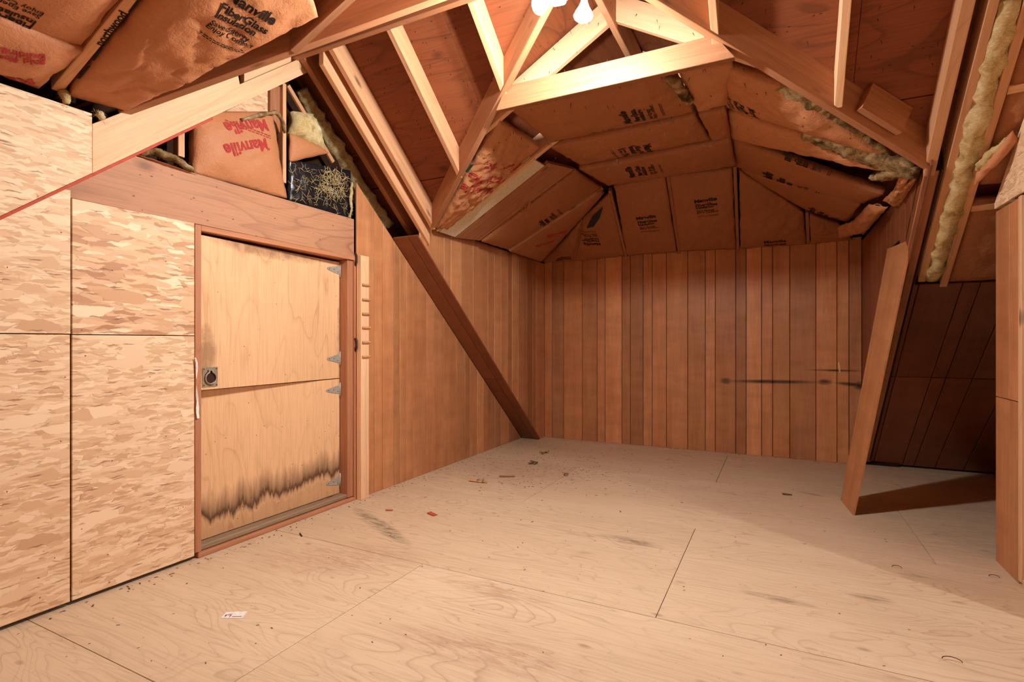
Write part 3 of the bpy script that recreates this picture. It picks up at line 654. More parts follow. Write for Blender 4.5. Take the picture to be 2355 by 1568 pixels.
FONT_CACHE = {}
def text_mesh(t, bold=.02):
    if (t, bold) not in FONT_CACHE:
        cu = bpy.data.curves.new('t', 'FONT'); cu.body = t; cu.size = 1; cu.offset = bold; cu.resolution_u = 3; cu.fill_mode = 'FRONT'
        o = bpy.data.objects.new('t', cu); col.objects.link(o); dg = bpy.context.evaluated_depsgraph_get(); me = o.evaluated_get(dg).to_mesh()
        v = [(p.co.x, p.co.y) for p in me.vertices]; f = [list(p.vertices) for p in me.polygons]; o.evaluated_get(dg).to_mesh_clear()
        bpy.data.objects.remove(o); bpy.data.curves.remove(cu); x0 = min(a for a, b in v); x1 = max(a for a, b in v)
        FONT_CACHE[(t, bold)] = ([(a - x0, b) for a, b in v], f, x1 - x0)
    return FONT_CACHE[(t, bold)]
BLOCK = [('Manville', 0., 0., 1., .03), ('FiberGlass', 0.02, .26, .98, .03), ('Insulation', .02, .42, .82, .03), ('Save Energy', .04, .62, .80, .012), ('Enjoy Comfort', .04, .74, .97, .012)]
def stamp(parent, n, a, b, lines=BLOCK, mat=None, name='printed_lettering', hscale=1., fine=True, lift=.0025, mirror=False):
    """print lines of lettering on a batt: a -> b is the base line of the widest word, read from the room side"""
    n = Vector(n).normalized(); a = Vector(a); rv = Vector(b) - a; W = rv.length; r = rv / W; r = (r - n * r.dot(n)).normalized(); dn = r.cross(n); bvh = BV.get(parent)
    vv, ff = [], []
    def drop(x, y):
        p = a + r * x + dn * y
        if bvh:
            h = bvh.ray_cast(p + n * .25, -n, .5)
            p = h[0] if h[0] is not None else p
        return p + n * lift
    def emit(nm):
        nonlocal vv, ff
        out = []
        for f in ff:
            p, q, s_ = vv[f[0]], vv[f[1]], vv[f[2]]
            out.append(list(reversed(f)) if (q - p).cross(s_ - p).dot(n) < 0 else f)
        M = frame(vv[0].copy(), r, n); I = M.inverted(); o = add(nm, [I @ v for v in vv], out, mat or M_INK, M, parent); vv, ff = [], []; return o
    for t, x, y, w, bold in lines:
        v, f, tw = text_mesh(t, bold); k = w * W / tw
        for p in v: vv.append(drop(x * W + p[0] * k, y * W - p[1] * k * hscale))
        ff += [list(g) for g in f]; emit(name)
    if fine:                                     # the illegible small print: broken thin rules
        for row in range(2):
            x = .04
            while x < .95:
                l = R.uniform(.03, .09); o = len(vv); yy = .9 + row * .045
                for p in ((x, yy), (x + l, yy), (x + l, yy + .02), (x, yy + .02)): vv.append(drop(p[0] * W, p[1] * W))
                ff.append([o, o + 3, o + 2, o + 1]); x += l + .02
        emit('fine_print')['kind'] = 'stuff'

nDL, nDR, nDH, nA = Vector((.58, 0, -1)).normalized(), Vector((-.58, 0, -1)).normalized(), Vector((0, -.58, -1)).normalized(), Vector((.4, 0, -1)).normalized()
DN = Vector((0, 0, -1)); EX = Vector((1, 0, 0))
def H(pl, *p): return [hit(x, y, pl) for x, y in p]
# flat ceiling rows of the alcove
f1 = batt('insulation_batt', 'kraft insulation batt right behind the collar beam, widest of the flat rows', H(DF, (1172, 252), (1548, 172), (1596, 258), (1268, 328)), DN, .04, .011, .06, seed=1, mat=M_KRAFT, nu=60, nv=20)
f2 = batt('insulation_batt', 'kraft insulation batt in the middle row of the flat alcove ceiling', H(DF, (1262, 338), (1598, 268), (1632, 322), (1335, 380)), DN, .04, .010, .06, seed=2, nu=60, nv=16)
f3 = batt('insulation_batt', 'narrow kraft insulation batt in the row above the sloping end batts', H(DF, (1332, 390), (1680, 322), (1692, 382), (1400, 428)), DN, .035, .010, .06, seed=3, nu=60, nv=14)
stamp(f1, DN, *H(DF, (1454, 272), (1438, 240))); stamp(f2, DN, *H(DF, (1478, 321), (1494, 347))); stamp(f3, DN, *H(DF, (1463, 397), (1450, 377)))
# end slope
hq = [('steep corner batt of the alcove end slope, smallest and leftmost', [(1248, 604), (1318, 601), (1338, 506), (1330, 512)]),
      ('alcove end batt with upside-down black lettering', [(1322, 601), (1436, 589), (1402, 444), (1341, 502)]),
      ('alcove end batt with low-set black lettering between two thin studs', [(1442, 588), (1556, 580), (1530, 405), (1412, 428)]),
      ('alcove end batt with large centred black lettering', [(1564, 579), (1692, 573), (1684, 388), (1540, 405)]),
      ('wide alcove end batt lettered at its bottom edge', [(1703, 573), (1854, 562), (1848, 488), (1700, 392)]),
      ('short shaded end batt beside the torn corner insulation', [(1864, 562), (1960, 552), (1942, 520), (1862, 492)])]
hb = []
for k, (lab, q) in enumerate(hq): hb.append(batt('insulation_batt', lab, H(DH, *q), nDH, .03, .011, .05, seed=10 + k, nu=30, nv=30, wsc=11))
stamp(hb[1], nDH, *H(DH, (1381, 553), (1342, 555))); stamp(hb[2], nDH, *H(DH, (1465, 501), (1510, 496))); stamp(hb[3], nDH, *H(DH, (1598, 462), (1649, 456)))
stamp(hb[4], nDH, *H(DH, (1757, 557), (1808, 553)), lines=BLOCK[:2], fine=False)
stamp(hb[0], nDH, *H(DH, (1312, 590), (1278, 596)), lines=[('FiberGlass', 0, 0, 1, .03), ('Insulation', 0, .17, .84, .03)], fine=False)
for k, (p, q) in enumerate((((1440, 592), (1402, 440)), ((1562, 584), (1535, 402)), ((1697, 577), (1690, 385)), ((1859, 566), (1856, 490)), ((1320, 604), (1338, 506)))):
    a, b = H(DH, p, q); tag(beam('stud', a - nDH * .005, b - nDH * .005, -nDH, .03, .05, M_LUMD), ['thin sloping stud beside the upside-down lettered end batt', 'thin sloping stud left of the large centred lettering', 'thin sloping stud right of the large centred lettering', 'thin sloping stud beside the short shaded end batt', 'thin sloping stud by the smallest corner batt'][k], 'stud')
slab('torn_hole', [p + nDH * .034 for p in H(DH, (1350, 520), (1362, 494), (1388, 470), (1380, 496), (1366, 516))], nDH, .002, M_PLAST, None, hb[1])
# right slope of the alcove
r1 = batt('insulation_batt', 'crumpled kraft batt under the long dark valley beam, torn open along its upper side', H(DR, (1670, 158), (1800, 205), (2030, 362), (1664, 246)), nDR, .045, .012, .05, M_KRAFT_LIT, seed=20, nu=40, nv=24)
r1b = batt('insulation_batt', 'end of the crumpled batt folded against the collar beam', H(DF, (1560, 166), (1686, 150), (1672, 244), (1606, 258)), DN, .03, .012, .05, M_KRAFT_LIT, seed=21, nu=20, nv=18)
r2 = batt('insulation_batt', 'long kraft batt with bright crumpled end near the alcove corner', H(DR, (1672, 256), (2028, 372), (2118, 402), (1680, 320)), nDR, .05, .009, .05, M_KRAFT_LIT, seed=22, nu=44, nv=18)
r2 = r2
r3 = batt('insulation_batt', 'kraft batt in the third row of the closet-side slope', H(DR, (1682, 322), (2030, 448), (1985, 468), (1692, 384)), nDR, .045, .006, .05, seed=23, nu=40, nv=16)
r4 = batt('insulation_batt', 'lowest kraft batt of the closet-side slope beside the sloping end batts', H(DR, (1694, 388), (1978, 472), (1950, 512), (1860, 486)), nDR, .03, .007, .05, seed=24, nu=36, nv=14)
r2m = batt('insulation_batt', 'middle kraft piece bridging the flat ceiling and the closet-side slope', H(DF, (1606, 262), (1670, 252), (1680, 318), (1638, 324)), DN, .025, .008, .05, seed=25, nu=16, nv=12)
stamp(r1, nDR, *H(DR, (1727, 230), (1738, 266))); stamp(r2, nDR, *H(DR, (1815, 380), (1822, 353))); stamp(r3, nDR, *H(DR, (1776, 414), (1786, 388))); stamp(r4, nDR, *H(DR, (1872, 488), (1881, 474)), fine=False)
# left slope of the alcove
l0 = batt('insulation_batt', 'crumpled kraft batt with red lettering tucked beside the valley rafter', H(DL, (1150, 278), (1244, 338), (1030, 528), (1004, 524)), nDL, .04, .02, .05, M_KRAFT_LIT, seed=30, nu=26, nv=44, wsc=14)
def RED(ls): return dict(lines=ls, mat=M_RED, fine=False)
MV = [('Manville', 0, 0, 1, .03)]
stamp(l0, nDL, *H(DL, (1198, 372), (1116, 366)), **RED(MV)); stamp(l0, nDL, *H(DL, (1170, 402), (1084, 394)), **RED(MV)); stamp(l0, nDL, *H(DL, (1140, 425), (1064, 420)), **RED(MV))
l2 = batt('insulation_batt', 'kraft batt with black lettering below the bare brown bay', H(DL, (1108, 556), (1326, 394), (1384, 432), (1168, 574)), nDL, .04, .006, .05, seed=31)
stamp(l2, nDL, *H(DL, (1245, 524), (1226, 507)), lines=BLOCK[1:], fine=True)
l3 = batt('insulation_batt', 'narrow kraft batt with red lettering along the alcove corner', H(DL, (1174, 580), (1384, 438), (1391, 444), (1246, 603)), nDL, .03, .006, .05, seed=32)
stamp(l3, nDL, *H(DL, (1304, 524), (1256, 536)), **RED(MV)); stamp(l3, nDL, *H(DL, (1272, 546), (1230, 560)), **RED(MV))
tag(slab('foam_board', [p - nDL * .012 for p in H(DL, (1012, 536), (1210, 358), (1254, 384), (1048, 548))], nDL, .02, M_WHITEB), 'white foam strip showing in the bare bay of the alcove slope', 'foam board')
tag(slab('rafter_board', [p - nDL * .012 for p in H(DL, (1050, 549), (1263, 378), (1322, 392), (1104, 556))], nDL, .03, M_LUMD), 'wide brown board closing the bare bay beside the white foam strip', 'board')
a, b = H(DL, (1006, 532), (1262, 334)); tag(beam('rafter', a, b, -nDL, .022, .07, M_LUM), 'thin rafter edge between the crumpled red-lettered batt and white foam strip', 'rafter')
a, b = H(DL, (1172, 578), (1388, 436)); tag(beam('stud', a, b, -nDL, .014, .05, M_LUM), 'thin lath between the black-lettered and red-lettered corner batts', 'lath')
for k, (p, q, w) in enumerate((((1222, 452), (1196, 500), .03), ((1232, 456), (1241, 520), .022), ((1222, 460), (1206, 488), .02))):
    a, b = H(((-.58, 0, 1), DL[1] - .05 - .01 * k), p, q); a = hit(*p, DL) + Vector((0, 0, -.01)); sd_ = Vector((0, 1, 0)) * w
    tag(slab('paper_strip', [a, a + sd_, b + sd_, b], (1, -.3, -.2), .002, M_KRAFT_LIT), ['torn paper strip hanging from the split batt, longest', 'narrow torn paper strip hanging beside the split in the batt', 'short torn paper strip curled at the split in the batt'][k], 'paper')
# near wing: lettered batts over the flake board
a1b = batt('insulation_batt', 'pale kraft batt with upside-down black lettering over the flake board', [(-2.62, .45, 2.352), (-2.62, 1.13, 2.352), (-1.5, 1.13, 2.8), (-1.5, .45, 2.8)], nA, .07, .006, .06, M_KRAFTR, seed=40, nu=24, nv=36)
PA = ((-.4, 0, 1), A[1] - .07)
stamp(a1b, nA, *H(PA, (80, 77), (-70, 18)), lines=[('FiberGlass', 0, 0, 1, .03), ('Insulation', 0, .17, .86, .03), ('Save Energy', 0, .4, .82, .012), ('Enjoy Comfort', 0, .53, 1., .012)], fine=False)
a1r = batt('insulation_batt', 'kraft flap with red lettering hanging below the pale lettered batt', [(-2.80, .45, 2.265), (-2.80, 1.10, 2.255), (-2.52, 1.13, 2.36), (-2.52, .45, 2.36)], nA, .05, .008, .03, M_KRAFTR, seed=41, nu=30, nv=16)
stamp(a1r, nA, *H(PA, (105, 140), (-25, 118)), lines=[('gold', 0, 0, .42, .03), ('fiber', .5, 0, .5, .03), ('building', 0, .19, .8, .03)], mat=M_RED, fine=False)
stamp(a1r, nA, *H(A, (70, 160), (-110, 150)), **RED(MV))
a2 = batt('insulation_batt', 'large kraft batt with black lettering between the stamped rafter and brown valley beam', [(-2.80, 1.20, 2.27), (-2.77, 1.42, 2.28), (-1.86, 1.745, 2.655), (-1.55, 1.20, 2.78)], nA, .06, .012, .06, M_KRAFTR, seed=42, nu=30, nv=48, wsc=8)
stamp(a2, nA, *H(PA, (520, 2), (630, 66)))
dk = north
BV[dk] = None
stamp(dk, nA, *H(A, (236, 106), (294, 32)), lines=[('northwood', 0, 0, 1, .02)], fine=False, lift=.002, name='grade_stamp')
for p, q in (((180, 180), (206, 150)), ((214, 138), (232, 112)), ((297, 28), (318, 0))):
    a, b = H(A, p, q); d = (b - a).normalized(); s_ = d.cross(nA) * .004
    slab('grade_stamp', [a - s_ + nA * .002, b - s_ + nA * .002, b + s_ + nA * .002, a + s_ + nA * .002], nA, .001, M_INK, None, north)
# gable bays over the door header
GP = WX(XL - .03)
g1 = batt('insulation_batt', 'kraft batt with red upside-down lettering above the door header', H(GP, (446, 398), (660, 456), (626, 256), (446, 256)), EX, .045, .006, .05, M_KRAFTR, seed=50, nu=30, nv=28)
stamp(g1, EX, *H(GP, (604, 276), (504, 284)), **RED(MV)); stamp(g1, EX, *H(GP, (600, 321), (500, 336)), **RED(MV))
st = []
for row in range(4): st.append(H(GP, (620 - row * 6, 428 - row * 5), (512, 398 - row * 5)))
for a, b in st[:1]: stamp(g1, EX, a, b, lines=[], mat=M_RED, fine=True)
g2 = batt('insulation_batt', 'folded kraft flap over the black plastic beside the double rafters', H(GP, (668, 372), (757, 352), (735, 335), (668, 306)), EX, .02, .006, .02, M_KRAFTR, seed=51, nu=16, nv=10)
g3 = batt('fiberglass_pad', 'bare yellow fiberglass pad above the folded kraft flap', H(WX(XL - .05), (668, 312), (752, 350), (722, 262), (676, 255)), EX, .05, .014, .05, M_FLUFF, seed=52, nu=18, nv=16, wsc=22)
pl = batt('plastic_sheet', 'black plastic sheet with fiberglass wisps over the door header corner', H(WX(XL - .045), (664, 462), (808, 506), (806, 392), (664, 366)), EX, .02, .012, .01, M_PLAST, seed=53, nu=24, nv=18, cat='plastic sheet', wsc=16)
def strands(name, label, quad, n, count, mat, parent=None, ln=(.04, .12), w=.0016, seed=1, rise=.02):
    rr = random.Random(seed); vv, ff = [], []; q = [Vector(p) for p in quad]; n = Vector(n).normalized()
    for k in range(count):
        u, v = rr.random(), rr.random(); p = (q[0] * (1 - u) + q[1] * u) * (1 - v) + (q[3] * (1 - u) + q[2] * u) * v + n * rr.uniform(.004, rise)
        d = Vector((rr.uniform(-1, 1), rr.uniform(-1, 1), rr.uniform(-1, 1))); d = (d - n * d.dot(n)).normalized(); L = rr.uniform(*ln); m = 6; turn = rr.uniform(-2.6, 2.6)
        for i in range(m + 1):
            s_ = n.cross(d).normalized() * w * (1.6 if i in (2, 3) else 1); vv += [p + s_, p - s_]; p = p + d * (L / m) + n * rr.uniform(-.004, .004)
            d = (Matrix.Rotation(turn / m, 3, n) @ d)
        o = len(vv) - 2 * (m + 1)
        for i in range(m): ff.append([o + 2 * i, o + 2 * i + 1, o + 2 * i + 3, o + 2 * i + 2])
    o = add(name, vv, ff, mat, None, parent); o['kind'] = 'stuff'
    if label: o['label'] = label
    return o
ws = H(WX(XL - .02), (668, 458), (802, 498), (798, 398), (668, 374)); strands('fiberglass_wisps', None, ws, EX, 150, M_FLUFF, pl, (.02, .07), .0006, 3, .02); strands('fiberglass_wisps', None, H(WX(XL - .02), (730, 440), (795, 455), (790, 400), (735, 390)), EX, 190, M_FLUFF, pl, (.03, .08), .0009, 5, .025)
def fluff(label, path, rad, mat=M_FLUFF, lump=.02, seed=1, m=30, seg=14, flat=.6, name='fiberglass_strip', cat='insulation'):
    p = resample(path, m); rr = [rad * (.6 + .4 * math.sin(math.pi * (k + .5) / m) ** .4 + .25 * noise.noise(Vector((k * .35, seed, 0)))) for k in range(m)]
    o = tag(tube(name, p, rr, mat, None, seg, lump, 26., seed, True, flat), label, cat, 'loose fiberglass in the roof'); rg = random.Random(seed); vv, ff = [], []
    for k in range(m * 5):                       # loose hairs standing off the tuft
        i = rg.randrange(m); d = Vector((rg.uniform(-1, 1), rg.uniform(-1, 1), rg.uniform(-1, 1))).normalized(); q = p[i] + d * rr[i] * .75; e_ = Vector((rg.uniform(-1, 1), rg.uniform(-1, 1), rg.uniform(-1, 1))) * .5; L = rg.uniform(.004, .016)
        w_ = d.cross(e_).normalized() * .0007; b = len(vv); q1 = q + (d + e_) * L * .6; q2 = q1 + (d * .3 + e_ * 1.5) * L * .6; vv += [q - w_, q + w_, q1 - w_, q1 + w_, q2]
        ff += [[b, b + 1, b + 3, b + 2], [b + 2, b + 3, b + 4]]
    add('loose_fibres', vv, ff, mat, None, o)['kind'] = 'stuff'; return o
FI = ((0, S, 1), 5.10)
fluff('yellow fiberglass strip between the gable rafter and brown rafter', H(FI, (692, 206), (735, 285), (775, 345), (822, 425), (862, 480), (893, 520)), .07, M_FLUFF, .025, 4, 44, 14, .7)
fluff('yellow fiberglass strip stuffed between the two long closet rafters', [(.877, y, farz(y, 5.10)) for y in (2.95, 3.4, 3.8, 4.22)], .057, M_FLUFF, .02, 6, 48, 14, .8)
fluff('grey torn fiberglass tuft on the header left of the red-lettered batt', H(WX(XL - .01), (318, 352), (352, 348), (385, 358), (412, 372), (440, 392)), .035, M_FLUFFD, .016, 8, 26, 12, .5)
fluff('thin grey fiberglass fringe along the top of the red-lettered batt', H(WX(XL - .0), (556, 276), (600, 264), (636, 258), (650, 280), (656, 306)), .016, M_FLUFFD, .01, 9, 24, 10, .7)
fluff('pale fiberglass edge between black plastic and the wood panelling', H(WX(XL - .02), (810, 420), (806, 450), (808, 482), (804, 500)), .016, M_FLUFF, .012, 10, 20, 10, .8)
fluff('long dusty fiberglass seam under the dark valley beam', H(((.58, 0, 1), DR[1] + .02), (1800, 196), (1880, 258), (1960, 318), (2045, 370)), .075, M_FLUFFD, .02, 11, 44, 14, .4)
fluff('dark torn fiberglass between the crumpled batts near the alcove corner', H(((.58, 0, 1), DR[1] + .0), (1850, 300), (1940, 336), (2030, 372), (2100, 392)), .085, M_FLUFFD, .03, 12, 44, 16, .5)
fluff('ragged fiberglass clump in the torn alcove corner', H(((.58, 0, 1), DR[1] - .02), (2020, 405), (2045, 398), (2080, 392), (2112, 398)), .05, M_FLUFFD, .03, 13, 24, 14, .7)
fluff('small fiberglass tuft at the joint of the flat rows', H(WZ(2.66), (1535, 180), (1560, 200), (1585, 235)), .03, M_FLUFFD, .02, 14, 18, 12, .6)
fluff('curl of pale fiberglass on the torn closet insulation', H(((0, S, 1), 5.02), (2256, 392), (2275, 360), (2300, 340), (2330, 312)), .03, M_FLUFF, .02, 15, 22, 12, .6)
fluff('small pale fiberglass tuft at the top of the flake board', H(WX(XLU), (140, 208), (148, 225), (152, 238)), .022, M_FLUFF, .012, 16, 12, 10, .8)
fluff('pale fiberglass tuft at the foot of the brown valley beam', H(WX(XLU + .01), (222, 262), (232, 266), (238, 274)), .02, M_FLUFF, .01, 17, 12, 10, .8)
# torn pieces of kraft in the alcove corner
for k, (lab, q, bu) in enumerate((('crumpled kraft flap hanging in the torn alcove corner', [(2030, 462), (2062, 430), (2112, 405), (2070, 475)], .03), ('bent kraft strip sticking out of the torn alcove corner', [(2050, 448), (2066, 410), (2098, 404), (2060, 452)], .01),
        ('shaded kraft scrap folded under the closet-side slope', [(1950, 520), (1998, 470), (2040, 480), (1985, 540)], .04), ('kraft scrap tucked over the top of the alcove boards', [(1930, 548), (1990, 535), (1975, 505), (1925, 522)], .03))):
    batt('kraft_scrap', lab, H(((.58, 0, 1), DR[1] - .03 - .012 * k), *q), nDR, bu, .02, .006, M_KRAFT_LIT, 16, 14, 60 + k, cat='paper', wsc=16)
# closet insulation seen past the right partition
nF = Vector((0, -S, -1)).normalized()
batt('insulation_batt', 'brown kraft batt on the closet roof above the dark slope boards', [(.965, 4.24, farz(4.24) + .03), (1.5, 4.24, farz(4.24) + .03), (1.5, 3.76, farz(3.76) + .03), (.965, 3.76, farz(3.76) + .03)], nF, .02, .006, .04, M_KRAFT, 18, 16, 70)
batt('insulation_batt', 'kraft batt on the closet roof above the short blocking', [(.965, 3.68, farz(3.68) + .03), (1.5, 3.68, farz(3.68) + .03), (1.5, 3.1, farz(3.1) + .03), (.965, 3.1, farz(3.1) + .03)], nF, .03, .012, .04, M_KRAFT, 18, 16, 71)
batt('kraft_scrap', 'torn kraft flap edged with fiberglass above the closet blocking', H(((0, S, 1), 5.0), (2240, 430), (2345, 325), (2330, 300), (2245, 400)), nF, .02, .015, .006, M_KRAFT_LIT, 20, 10, 72, cat='paper')
# flake board scrap and studs in the gable bays
tag(slab('osb_scrap', H(WX(XL - .09), (500, 300), (617, 285), (617, 205), (520, 255)), EX, .012, M_OSB2, (0, 1, 0)), 'piece of flake board in the gable above the red-lettered batt', 'board')
for k, (p, q, w, lab) in enumerate((((418, 360), (418, 285), .035, 'short pale stud left of the red-lettered gable batt'), ((655, 420), (655, 192), .028, 'thin stud between red-lettered batt and black plastic'), ((634, 300), (634, 195), .08, 'dark wide stud behind the grey fiberglass fringe'))):
    a, b = H(WX(XL - .035 - .03 * (k == 2)), p, q); b = Vector((a.x, a.y, b.z)); tag(beam('stud', a, b, (-1, 0, 0), w, .05, [M_LUM, M_LUM, M_LUMD][k]), lab, 'stud')
a, b = H(WX(XL - .045), (664, 196), (768, 372)); tag(beam('lath', a, b, (-1, 0, 0), .03, .02, M_LUM), 'thin pale lath slanting beside the dark gable rafter', 'lath')
batt('kraft_scrap', 'torn kraft flap lying over the top of the door header', H(WX(XL + .0), (330, 360), (440, 398), (452, 402), (300, 352)), EX, .02, .01, .006, M_KRAFT_LIT, 20, 8, 75, cat='paper')
# ------------------------------------------------------------------ lamp
lamp = empty('lamp_holder', (-.90, 2.34, 3.0), 'two-socket porcelain lamp holder under the roof crossing', 'lamp')
lathe('canopy', [(.055, 0), (.055, .012), (.04, .03)], M_PORC, frame(Vector((-.90, 2.34, 2.985)), EX, DN), lamp)
def bulb(c, ax, k, label, arm):
    c = Vector(c); ax = Vector(ax).normalized(); b = c - ax * .062; M = frame(b, ax.orthogonal(), ax)
    r = empty('reflector_bulb', b, label, 'light bulb', 'reflector bulbs of the roof lamp')
    lathe('screw_base', [(.0125, -.026), (.0132, -.02), (.0132, .0)], M_ZINC, M, r, 20)
    lathe('glass_body', [(.014, 0), (.0165, .02), (.026, .042), (.038, .060), (.0452, .078)], m_emit('bulb_glass_' + arm, (1., .93, .82), 6., False), M, r, 28)
    dome = [(.0452 * math.cos(t), .078 + .030 * math.sin(t)) for t in [i * math.pi / 2 / 7 for i in range(7)]] + [(.002, .108)]
    lathe('lens', dome, m_emit('bulb_lens_' + arm, (1., .985, .95), k), M, r, 28)
    lathe('socket', [(.020, -.062), (.022, -.055), (.022, -.004), (.018, .002)], M_PORC, M, lamp, 20)
    tube('socket_arm', [b - ax * .06, b - ax * .09, Vector((-.90, 2.34, 2.97))], .009, M_ZINC, lamp, 10)
bulb(C_A := (-.998, 2.297, 2.783), (-.60, -.66, -.35), BULB_A_POWER, 'glaring reflector bulb aimed at the camera, the one nearer the door', 'a')
bulb((-.823, 2.385, 2.744), (-.12, .12, -1), BULB_B_POWER, 'reflector bulb pointing down beside the glaring one', 'b')
side = empty('bare_bulb', (2.3, 2.04, 2.08), 'bare bulb lighting the side room beyond the right partition', 'light bulb')
SM = frame(Vector((2.3, 2.04, 2.0)), EX, Vector((0, 0, 1)))
lathe('glass_globe', [(.004, -.03)] + [(.03 * math.cos(t), .03 * math.sin(t)) for t in [-1.2 + 2.2 * i / 10 for i in range(11)]] + [(.013, .045)], m_emit('bulb_side', (1., .985, .95), SIDE_POWER), SM, side, 20)
lathe('socket', [(.02, .046), (.022, .05), (.022, .1), (.012, .105)], M_PORC, SM, side, 16)
tube('cord', [(2.3, 2.04, 2.1), (2.3, 2.05, 2.5), (2.3, 2.05, nz(2.3, 2.05) - .02)], .004, M_RUST, side, 6)
# ------------------------------------------------------------------ things on the floor and small marks
card = hits(WZ(.0008), (508, 1421), (557, 1421), (569, 1406), (521, 1407)); cd = slab('business_card', [p + Vector((0, 0, .0006)) for p in card], (0, 0, 1), .0008, M_PAPER, None, None, .0001)
tag(cd, 'white business card lying on the bare plywood floor', 'card')
u = (card[1] - card[0]); v = (card[3] - card[0])
def cp(a, b): return card[0] + u * a + v * b + Vector((0, 0, .0010))
for a, b, w, h, m in ((.46, .18, .46, .07, M_INK), (.1, .25, .06, .3, M_INK), (.18, .45, .2, .09, M_RED), (.2, .6, .2, .05, M_RED), (.33, .15, .05, .3, M_RED)):
    slab('printed_mark', [cp(a, b), cp(a + w, b), cp(a + w, b + h), cp(a, b + h)], (0, 0, 1), .0003, m, None, cd, .00005)
def chip(px, py, l, w, t, a, mat, label, cat='debris', name='wood_chip'):
    c = hit(px, py, WZ(0)); M = Matrix.Translation(c) @ Matrix.Rotation(a, 4, 'Z') @ Matrix.Rotation(.06, 4, 'Y')
    o = box(name, (-l / 2, -w / 2, .001 + l * .03), (l / 2, w / 2, t + .001 + l * .03), mat, None, min(t, w) * .3, M); return tag(o, label, cat)
chip(994, 1183, .075, .035, .004, -.3, M_REDP, 'flat red chip on the plywood floor')
chip(895, 1174, .05, .02, .003, .5, M_REDP, 'small reddish chip near the green floor scuff')
chip(1100, 1108, .16, .05, .006, .1, M_LUM, 'broken wood splinter in the litter by the left wall')
chip(1166, 1097, .14, .018, .008, .6, M_LUMD, 'dark twig lying in the litter by the wall')
chip(692, 1231, .055, .007, .004, -.5, M_RUST, 'dark nail lying on the floor before the door')
chip(1980, 1145, .07, .01, .006, -.4, M_LUML, 'pale splinter beside the leaning board')
chip(1810, 1138, .07, .02, .006, .2, M_DEB, 'dark sliver on the floor of the alcove')
for k, (px, py, s_) in enumerate(((1250, 1043, .06), (1226, 1067, .055), (1306, 1093, .035), (1110, 1108, .05))):
    c = hit(px, py, WZ(0)); rr = random.Random(k + 5); path = [c + Vector((rr.uniform(-s_, s_), rr.uniform(-s_, s_), .006 + rr.uniform(0, s_ * .3))) for _ in range(9)]
    tag(tube('dust_clump', resample(path, 30), .006, M_FLUFFD, None, 6, .006, 60., k, True), ['tangled dust clump nearest the alcove corner', 'grey dust clump in front of the soffit foot', 'small lone dust wisp on the alcove floor', 'dust wisp on the broken splinter by the wall'][k], 'dust')
for k, (px, py, l) in enumerate(((2190, 1521, .05), (2063, 1306, .035), (2287, 1328, .035))):
    c = hit(px, py, WZ(.003)); tag(tube('bent_staple', [c + Vector((l * math.cos(t) * .6, l * .3 * math.sin(t), .004 + .006 * math.sin(t))) for t in [math.pi * i / 8 for i in range(9)]], .0015, M_RUST, None, 6), ['bent wire lying on the floor nearest the camera', 'short curled wire at the edge of the floor shadow', 'short curled wire by the right partition'][k], 'wire')
rr = random.Random(11); vv, ff = [], []
def crumb(x, y, s_):
    o = len(vv); a = rr.uniform(0, 6.28); l = s_ * rr.uniform(1, 3.2)
    for dx, dy, dz in ((-l, -s_, .0008), (l, -s_, .0008), (l, s_, .0008), (-l, s_, .0008), (0, 0, s_ * .9)):
        vv.append(Vector((x + dx * math.cos(a) - dy * math.sin(a), y + dx * math.sin(a) + dy * math.cos(a), dz)))
    for f in ((0, 1, 4), (1, 2, 4), (2, 3, 4), (3, 0, 4)): ff.append([o + i for i in f])
for k in range(520): crumb(rr.gauss(-1.9, .5), rr.gauss(4.6, .55), rr.uniform(.0012, .0042))
for k in range(260): crumb(rr.uniform(-2.75, .6), rr.uniform(1.0, 5.9), rr.uniform(.001, .0028))
for k in range(160): crumb(XL + .02 + abs(rr.gauss(0, .06)), rr.uniform(1.1, 5.6), rr.uniform(.0015, .004))
for k in range(90): crumb(rr.uniform(-2.5, .6), YB - abs(rr.gauss(0, .05)) - .01, rr.uniform(.0015, .004))
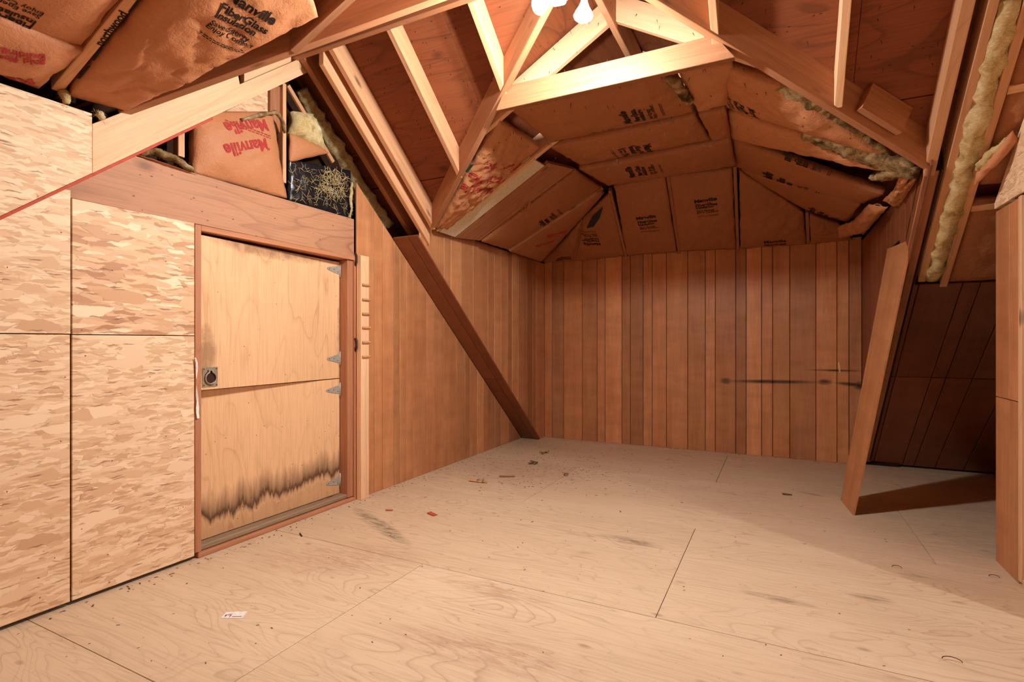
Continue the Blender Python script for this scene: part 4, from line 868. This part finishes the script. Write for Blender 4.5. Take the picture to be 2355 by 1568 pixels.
vv = [v for v in vv]; keep = [f for f in ff if all(XL + .01 < vv[i].x < 1.0 and vv[i].y < YB - .01 for i in f)]
db = add('debris', vv, keep, M_DEB); tag(db, 'crumbs of dirt and splinters scattered over the plywood floor', 'debris', kind='stuff')
# paper strip hanging at the door jamb
a, b, c_, d = H(WX(XL + .012), (449, 822), (452, 838), (452, 905), (456, 962))
pv = []
for k, p in enumerate(resample([a, b, c_, d], 12)):
    w = .003 + .006 * (k > 8) + .0015 * math.sin(k); pv.append((p + Vector((.002 * math.sin(k * 1.7), -w, 0)), p + Vector((.006 * math.sin(k * 1.1), w, 0))))
vv = [x for q in pv for x in q]; vv += [x + Vector((.0012, 0, 0)) for x in vv]; n_ = len(pv); ff = []
for k in range(n_ - 1): ff += [[2 * k, 2 * k + 1, 2 * k + 3, 2 * k + 2], [2 * n_ + 2 * k + 2, 2 * n_ + 2 * k + 3, 2 * n_ + 2 * k + 1, 2 * n_ + 2 * k]]
tag(add('paper_strip', vv, ff, M_PAPER), 'curled white paper strip hanging from the door jamb', 'paper')
# roofing nail points coming through the sheathing
vv, ff = [], []
for k in range(420):
    x = rr.uniform(-2.45, 1.6); y = rr.uniform(2.5, 3.5); z = fz(x, y) - .016; o = len(vv); l = rr.uniform(.008, .022); s_ = .0022; dx = rr.uniform(-.012, .012)
    for q in ((-s_, -s_, 0), (s_, -s_, 0), (0, s_, 0), (dx, rr.uniform(-.012, .012), -l)): vv.append(Vector((x + q[0], y + q[1], z + q[2] - S * q[1])))
    ff += [[o, o + 1, o + 3], [o + 1, o + 2, o + 3], [o + 2, o, o + 3]]
nl = add('nail_points', vv, ff, M_RUST, None, ceiling); nl['kind'] = 'stuff'
g0, g1 = hit(1068, 398, FAR), hit(1084, 374, FAR); gd = Vector((0, -.4, -1)).normalized()
slab('paint_smear', [p + gd * .004 for p in (g0, g1, g1 + Vector((.02, .01, 0)), g0 + Vector((.02, .01, 0)))], gd, .002, M_GREEN, None, bpy.data.objects['valley_rafter'])
